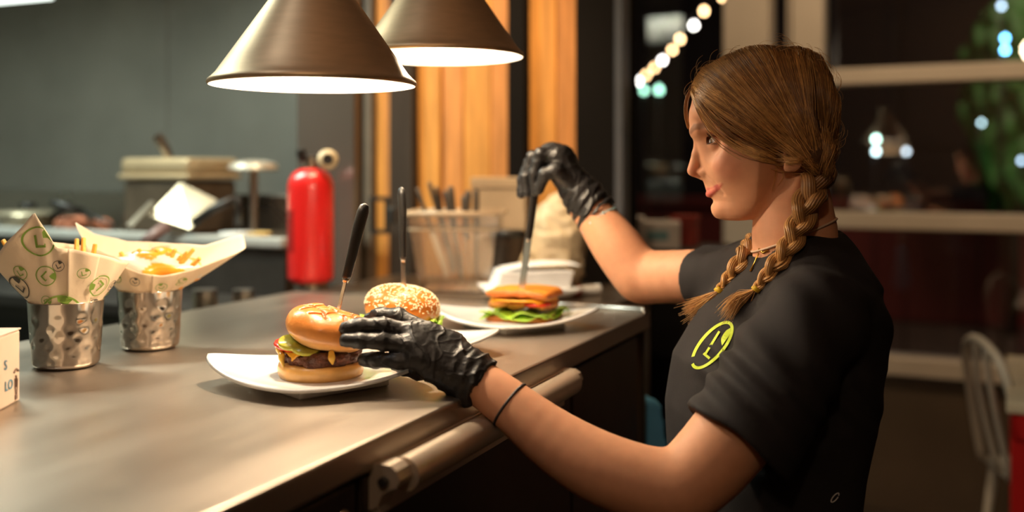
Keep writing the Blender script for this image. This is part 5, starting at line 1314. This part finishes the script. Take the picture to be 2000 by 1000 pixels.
# --- braids
BRM = HAIRM
def braid(path, widths, tie_at, tail, seed):
    pts = spline(path, 14); fr = frames(pts); L = np.cumsum([0]+[np.linalg.norm(pts[i+1]-pts[i]) for i in range(len(pts)-1)])
    ws = np.interp(np.linspace(0, 1, len(pts)), np.linspace(0, 1, len(widths)), widths); V = []; F = []; Cc = []; n0 = 0
    view = np.array((0.25, 0.97, 0))
    th_ = np.cumsum([0]+[(L[i+1]-L[i])/(ws[i]*3.3)*2*math.pi*0.55 for i in range(len(pts)-1)])
    g = random.Random(seed)
    for k in range(3):
        for j in range(15):                                    # every lock is a bundle of finer strands
            ja = 2*math.pi*j/15; q = []; rr = []
            for i, p in enumerate(pts):
                t, _, _ = fr[i]; nn = view - t*np.dot(view, t); nn /= np.linalg.norm(nn); bb = np.cross(t, nn); w = ws[i]
                a = th_[i] + 2*math.pi*k/3
                ctr = p + bb*w*0.62*math.sin(a) + nn*w*0.40*math.sin(2*a)
                rad = w*0.42*(0.0 if j == 0 else 1.0)
                q.append(ctr + (bb*math.cos(ja + a*0.3) + nn*math.sin(ja + a*0.3))*rad); rr.append(w*(0.115 if j else 0.30))
            v, f = tube(q, rr, 5); V.append(v); F += [tuple(x+n0 for x in ff) for ff in f]; n0 += len(v)
            c0 = dkb*1.1 + (mid_*0.95-dkb*1.1)*g.random(); c1 = mid_ + (gold-mid_)*g.uniform(0.3, 1)
            u = np.repeat(np.linspace(0, 1, len(pts)), 5)[:, None]; Cc.append(c0 + (c1-c0)*u)
    br = part('braid', shift((np.vstack(V), F), pb), BRM, person, True, cols=np.vstack(Cc))
    tv = []; tc_ = []; tf = []; n0 = 0; te = pts[-1]
    for k in range(200):
        sp_ = np.array([g.gauss(0, 1) for _ in range(3)]); tp = spline([te - (tail[0]-te)*0.15] + [te*(0 if i else 1) + (0 if i == 0 else 1)*(x + sp_*0.0027*(i if i < len(tail) else i*0.9)) for i, x in enumerate([te]+tail)], 4)
        v, f = tube(tp, [0.0007*(1-0.75*i/(len(tp)-1)) for i in range(len(tp))], 4); tv.append(v); tf += [tuple(x+n0 for x in ff) for ff in f]; n0 += len(v)
        tc_.append(np.tile((mid_ + (gold-mid_)*g.random())*1.05, (len(v), 1)))
    part('braid_tail', shift((np.vstack(tv), tf), pb), BRM, br, True, cols=np.vstack(tc_))
    tdir = fr[-1][0]; part('hair_tie', shift(tube([te-tdir*0.003, te+tdir*0.003], ws[-1]*1.15, 12), pb), mat('yellow_elastic', lin(220, 180, 40), rough=0.5), br, True)
    return br
def drape(px, py, Y, gap):
    h = hit_shirt(px, py); h2 = bvh_body.ray_cast(camv, (P(px, py, 1.0)-camv).normalized())[0]
    for q in (h, h2):
        if q is not None: Y = min(Y, q.y - gap) if q.y - gap > 1.2 else Y
    return np.array(P(px, py, Y))
bvh_body = BVHTree.FromPolygons(bodyV.tolist(), [tuple(f) for f in bodyF])
nb = [drape(1604, 300, 1.415, 0.004), drape(1598, 345, 1.40, 0.010)] + [drape(px, py, 1.46, g_) for px, py, g_ in ((1581, 384, .017), (1573, 410, .017), (1556, 450, .015), (1537, 490, .013), (1508, 527, .011), (1477, 564, .008))]
braid(nb, [0.020, 0.021, 0.020, 0.018, 0.016, 0.0145, 0.012, 0.0055], None, [drape(1458, 577, 1.46, .010), drape(1440, 588, 1.46, .010), drape(1422, 612, 1.46, .010)], 3)
fb = [np.array(P(1496, 446, 1.545)), np.array(P(1477, 470, 1.53))] + [drape(px, py, Y, g_) for px, py, Y, g_ in ( (1454, 503, 1.51, .010), (1429, 539, 1.52, .010), (1404, 568, 1.52, .008))]
braid(fb, [0.014, 0.015, 0.015, 0.012, 0.006], None, [drape(1388, 580, 1.52, .008), drape(1366, 596, 1.51, .008), drape(1346, 606, 1.50, .008)], 5)

# --- jewellery
neck_c = hw(np.array([H_(1550, 462)]))[0]
ring = []
for k in range(64):
    a = 2*math.pi*k/64; d = HR*math.cos(a) + HB*math.sin(a)
    z = P(0, 458, 1.45).z + 0.024*math.cos(a); o_ = np.array((neck_c[0], neck_c[1], z))
    h = bvh_body.ray_cast(Vector(o_ + d*0.16), Vector(-d))[0]
    if h is not None and (Vector(o_)-h).length < 0.1: ring.append(np.array(h) + d*0.0012)
part('necklace', shift(tube(ring, 0.0017, 6, closed=True), pb), mat('pale_cord', lin(206, 176, 150), rough=0.6), person, True)
pch = [drape(px, py, 1.47, 0.002) for px, py in ((1482, 486), (1490, 494), (1500, 489))]
part('gold_chain', shift(J(tube(pch, 0.0014, 6), tube([drape(1482, 495, 1.47, 0.004), drape(1474, 512, 1.47, .004), drape(1466, 530, 1.47, .004)], [0.0013, 0.001, 0.0018], 6)), pb), mat('gold', lin(214, 164, 70), rough=0.25, metal=1.0), person, True)
def bracelet(c, axis, r, tr, flat=1.0):
    ax = np.array(axis)/np.linalg.norm(axis); u = np.cross(ax, (0, 0, 1.0)); u /= np.linalg.norm(u); w = np.cross(ax, u)
    return [np.array(c) + u*r*math.cos(t) + w*r*math.sin(t) for t in np.linspace(0, 2*math.pi, 40, endpoint=False)]
cc = P(996, 790, 1.299); part('wrist_band', shift(tube(bracelet(cc, np.array(P(1090, 864, 1.275)-P(935, 746, 1.318)) + np.array((0.02, 0, -0.02)), 0.0305, 0), 0.0023, 8, closed=True), pb), mat('dark_elastic', (0.02, 0.012, 0.012), rough=0.6), person, True, label='dark hair tie worn on the wrist')
cc = P(1172, 434, 1.785); bl_ = bracelet(cc, np.array(P(1203, 478, 1.765)-P(1135, 390, 1.80)), 0.0360, 0); beads = []
for i, p in enumerate(bl_):
    beads.append(move((sph[0]*(0.0032 if i % 5 == 0 else 0.0022), sph[1]), p))
part('bead_bracelet', shift(J(*beads), pb), mat('turquoise_beads', lin(150, 190, 196), rough=0.3), person, True, label='pale blue bead bracelet')

# --- trousers and shoes (below the frame)
TR = mat('dark_denim', (0.02, 0.021, 0.026), rough=0.85)
tr_ = surfnet(lambda X, Y, Z: smin(smin(chain(X, Y, Z, [(0.375, 1.38, 0.80), (0.375, 1.36, 0.45), (0.385, 1.36, 0.07)], [0.095, 0.068, 0.056], 0.03), chain(X, Y, Z, [(0.375, 1.52, 0.80), (0.375, 1.55, 0.45), (0.385, 1.56, 0.07)], [0.095, 0.068, 0.056], 0.03), 0.02),
     ell(X, Y, Z, (0.372, 1.45, 0.83), (0.118, 0.158, 0.09)), 0.03), (0.2, 1.2, 0.0), (0.55, 1.72, 0.95), 0.012)
part('trousers', shift(tr_, pb), TR, person, True)
for y in (1.36, 1.56):
    s_ = surfnet(lambda X, Y, Z: smax(smin(ell(X, Y, Z, (0.33, y, 0.03), (0.12, 0.045, 0.05)), ell(X, Y, Z, (0.39, y, 0.06), (0.05, 0.045, 0.07)), 0.03), 0.004-Z, 0.006), (0.18, y-0.07, 0.0), (0.48, y+0.07, 0.16), 0.008)
    part('shoe', shift(s_, pb), BLACKP, person, True)
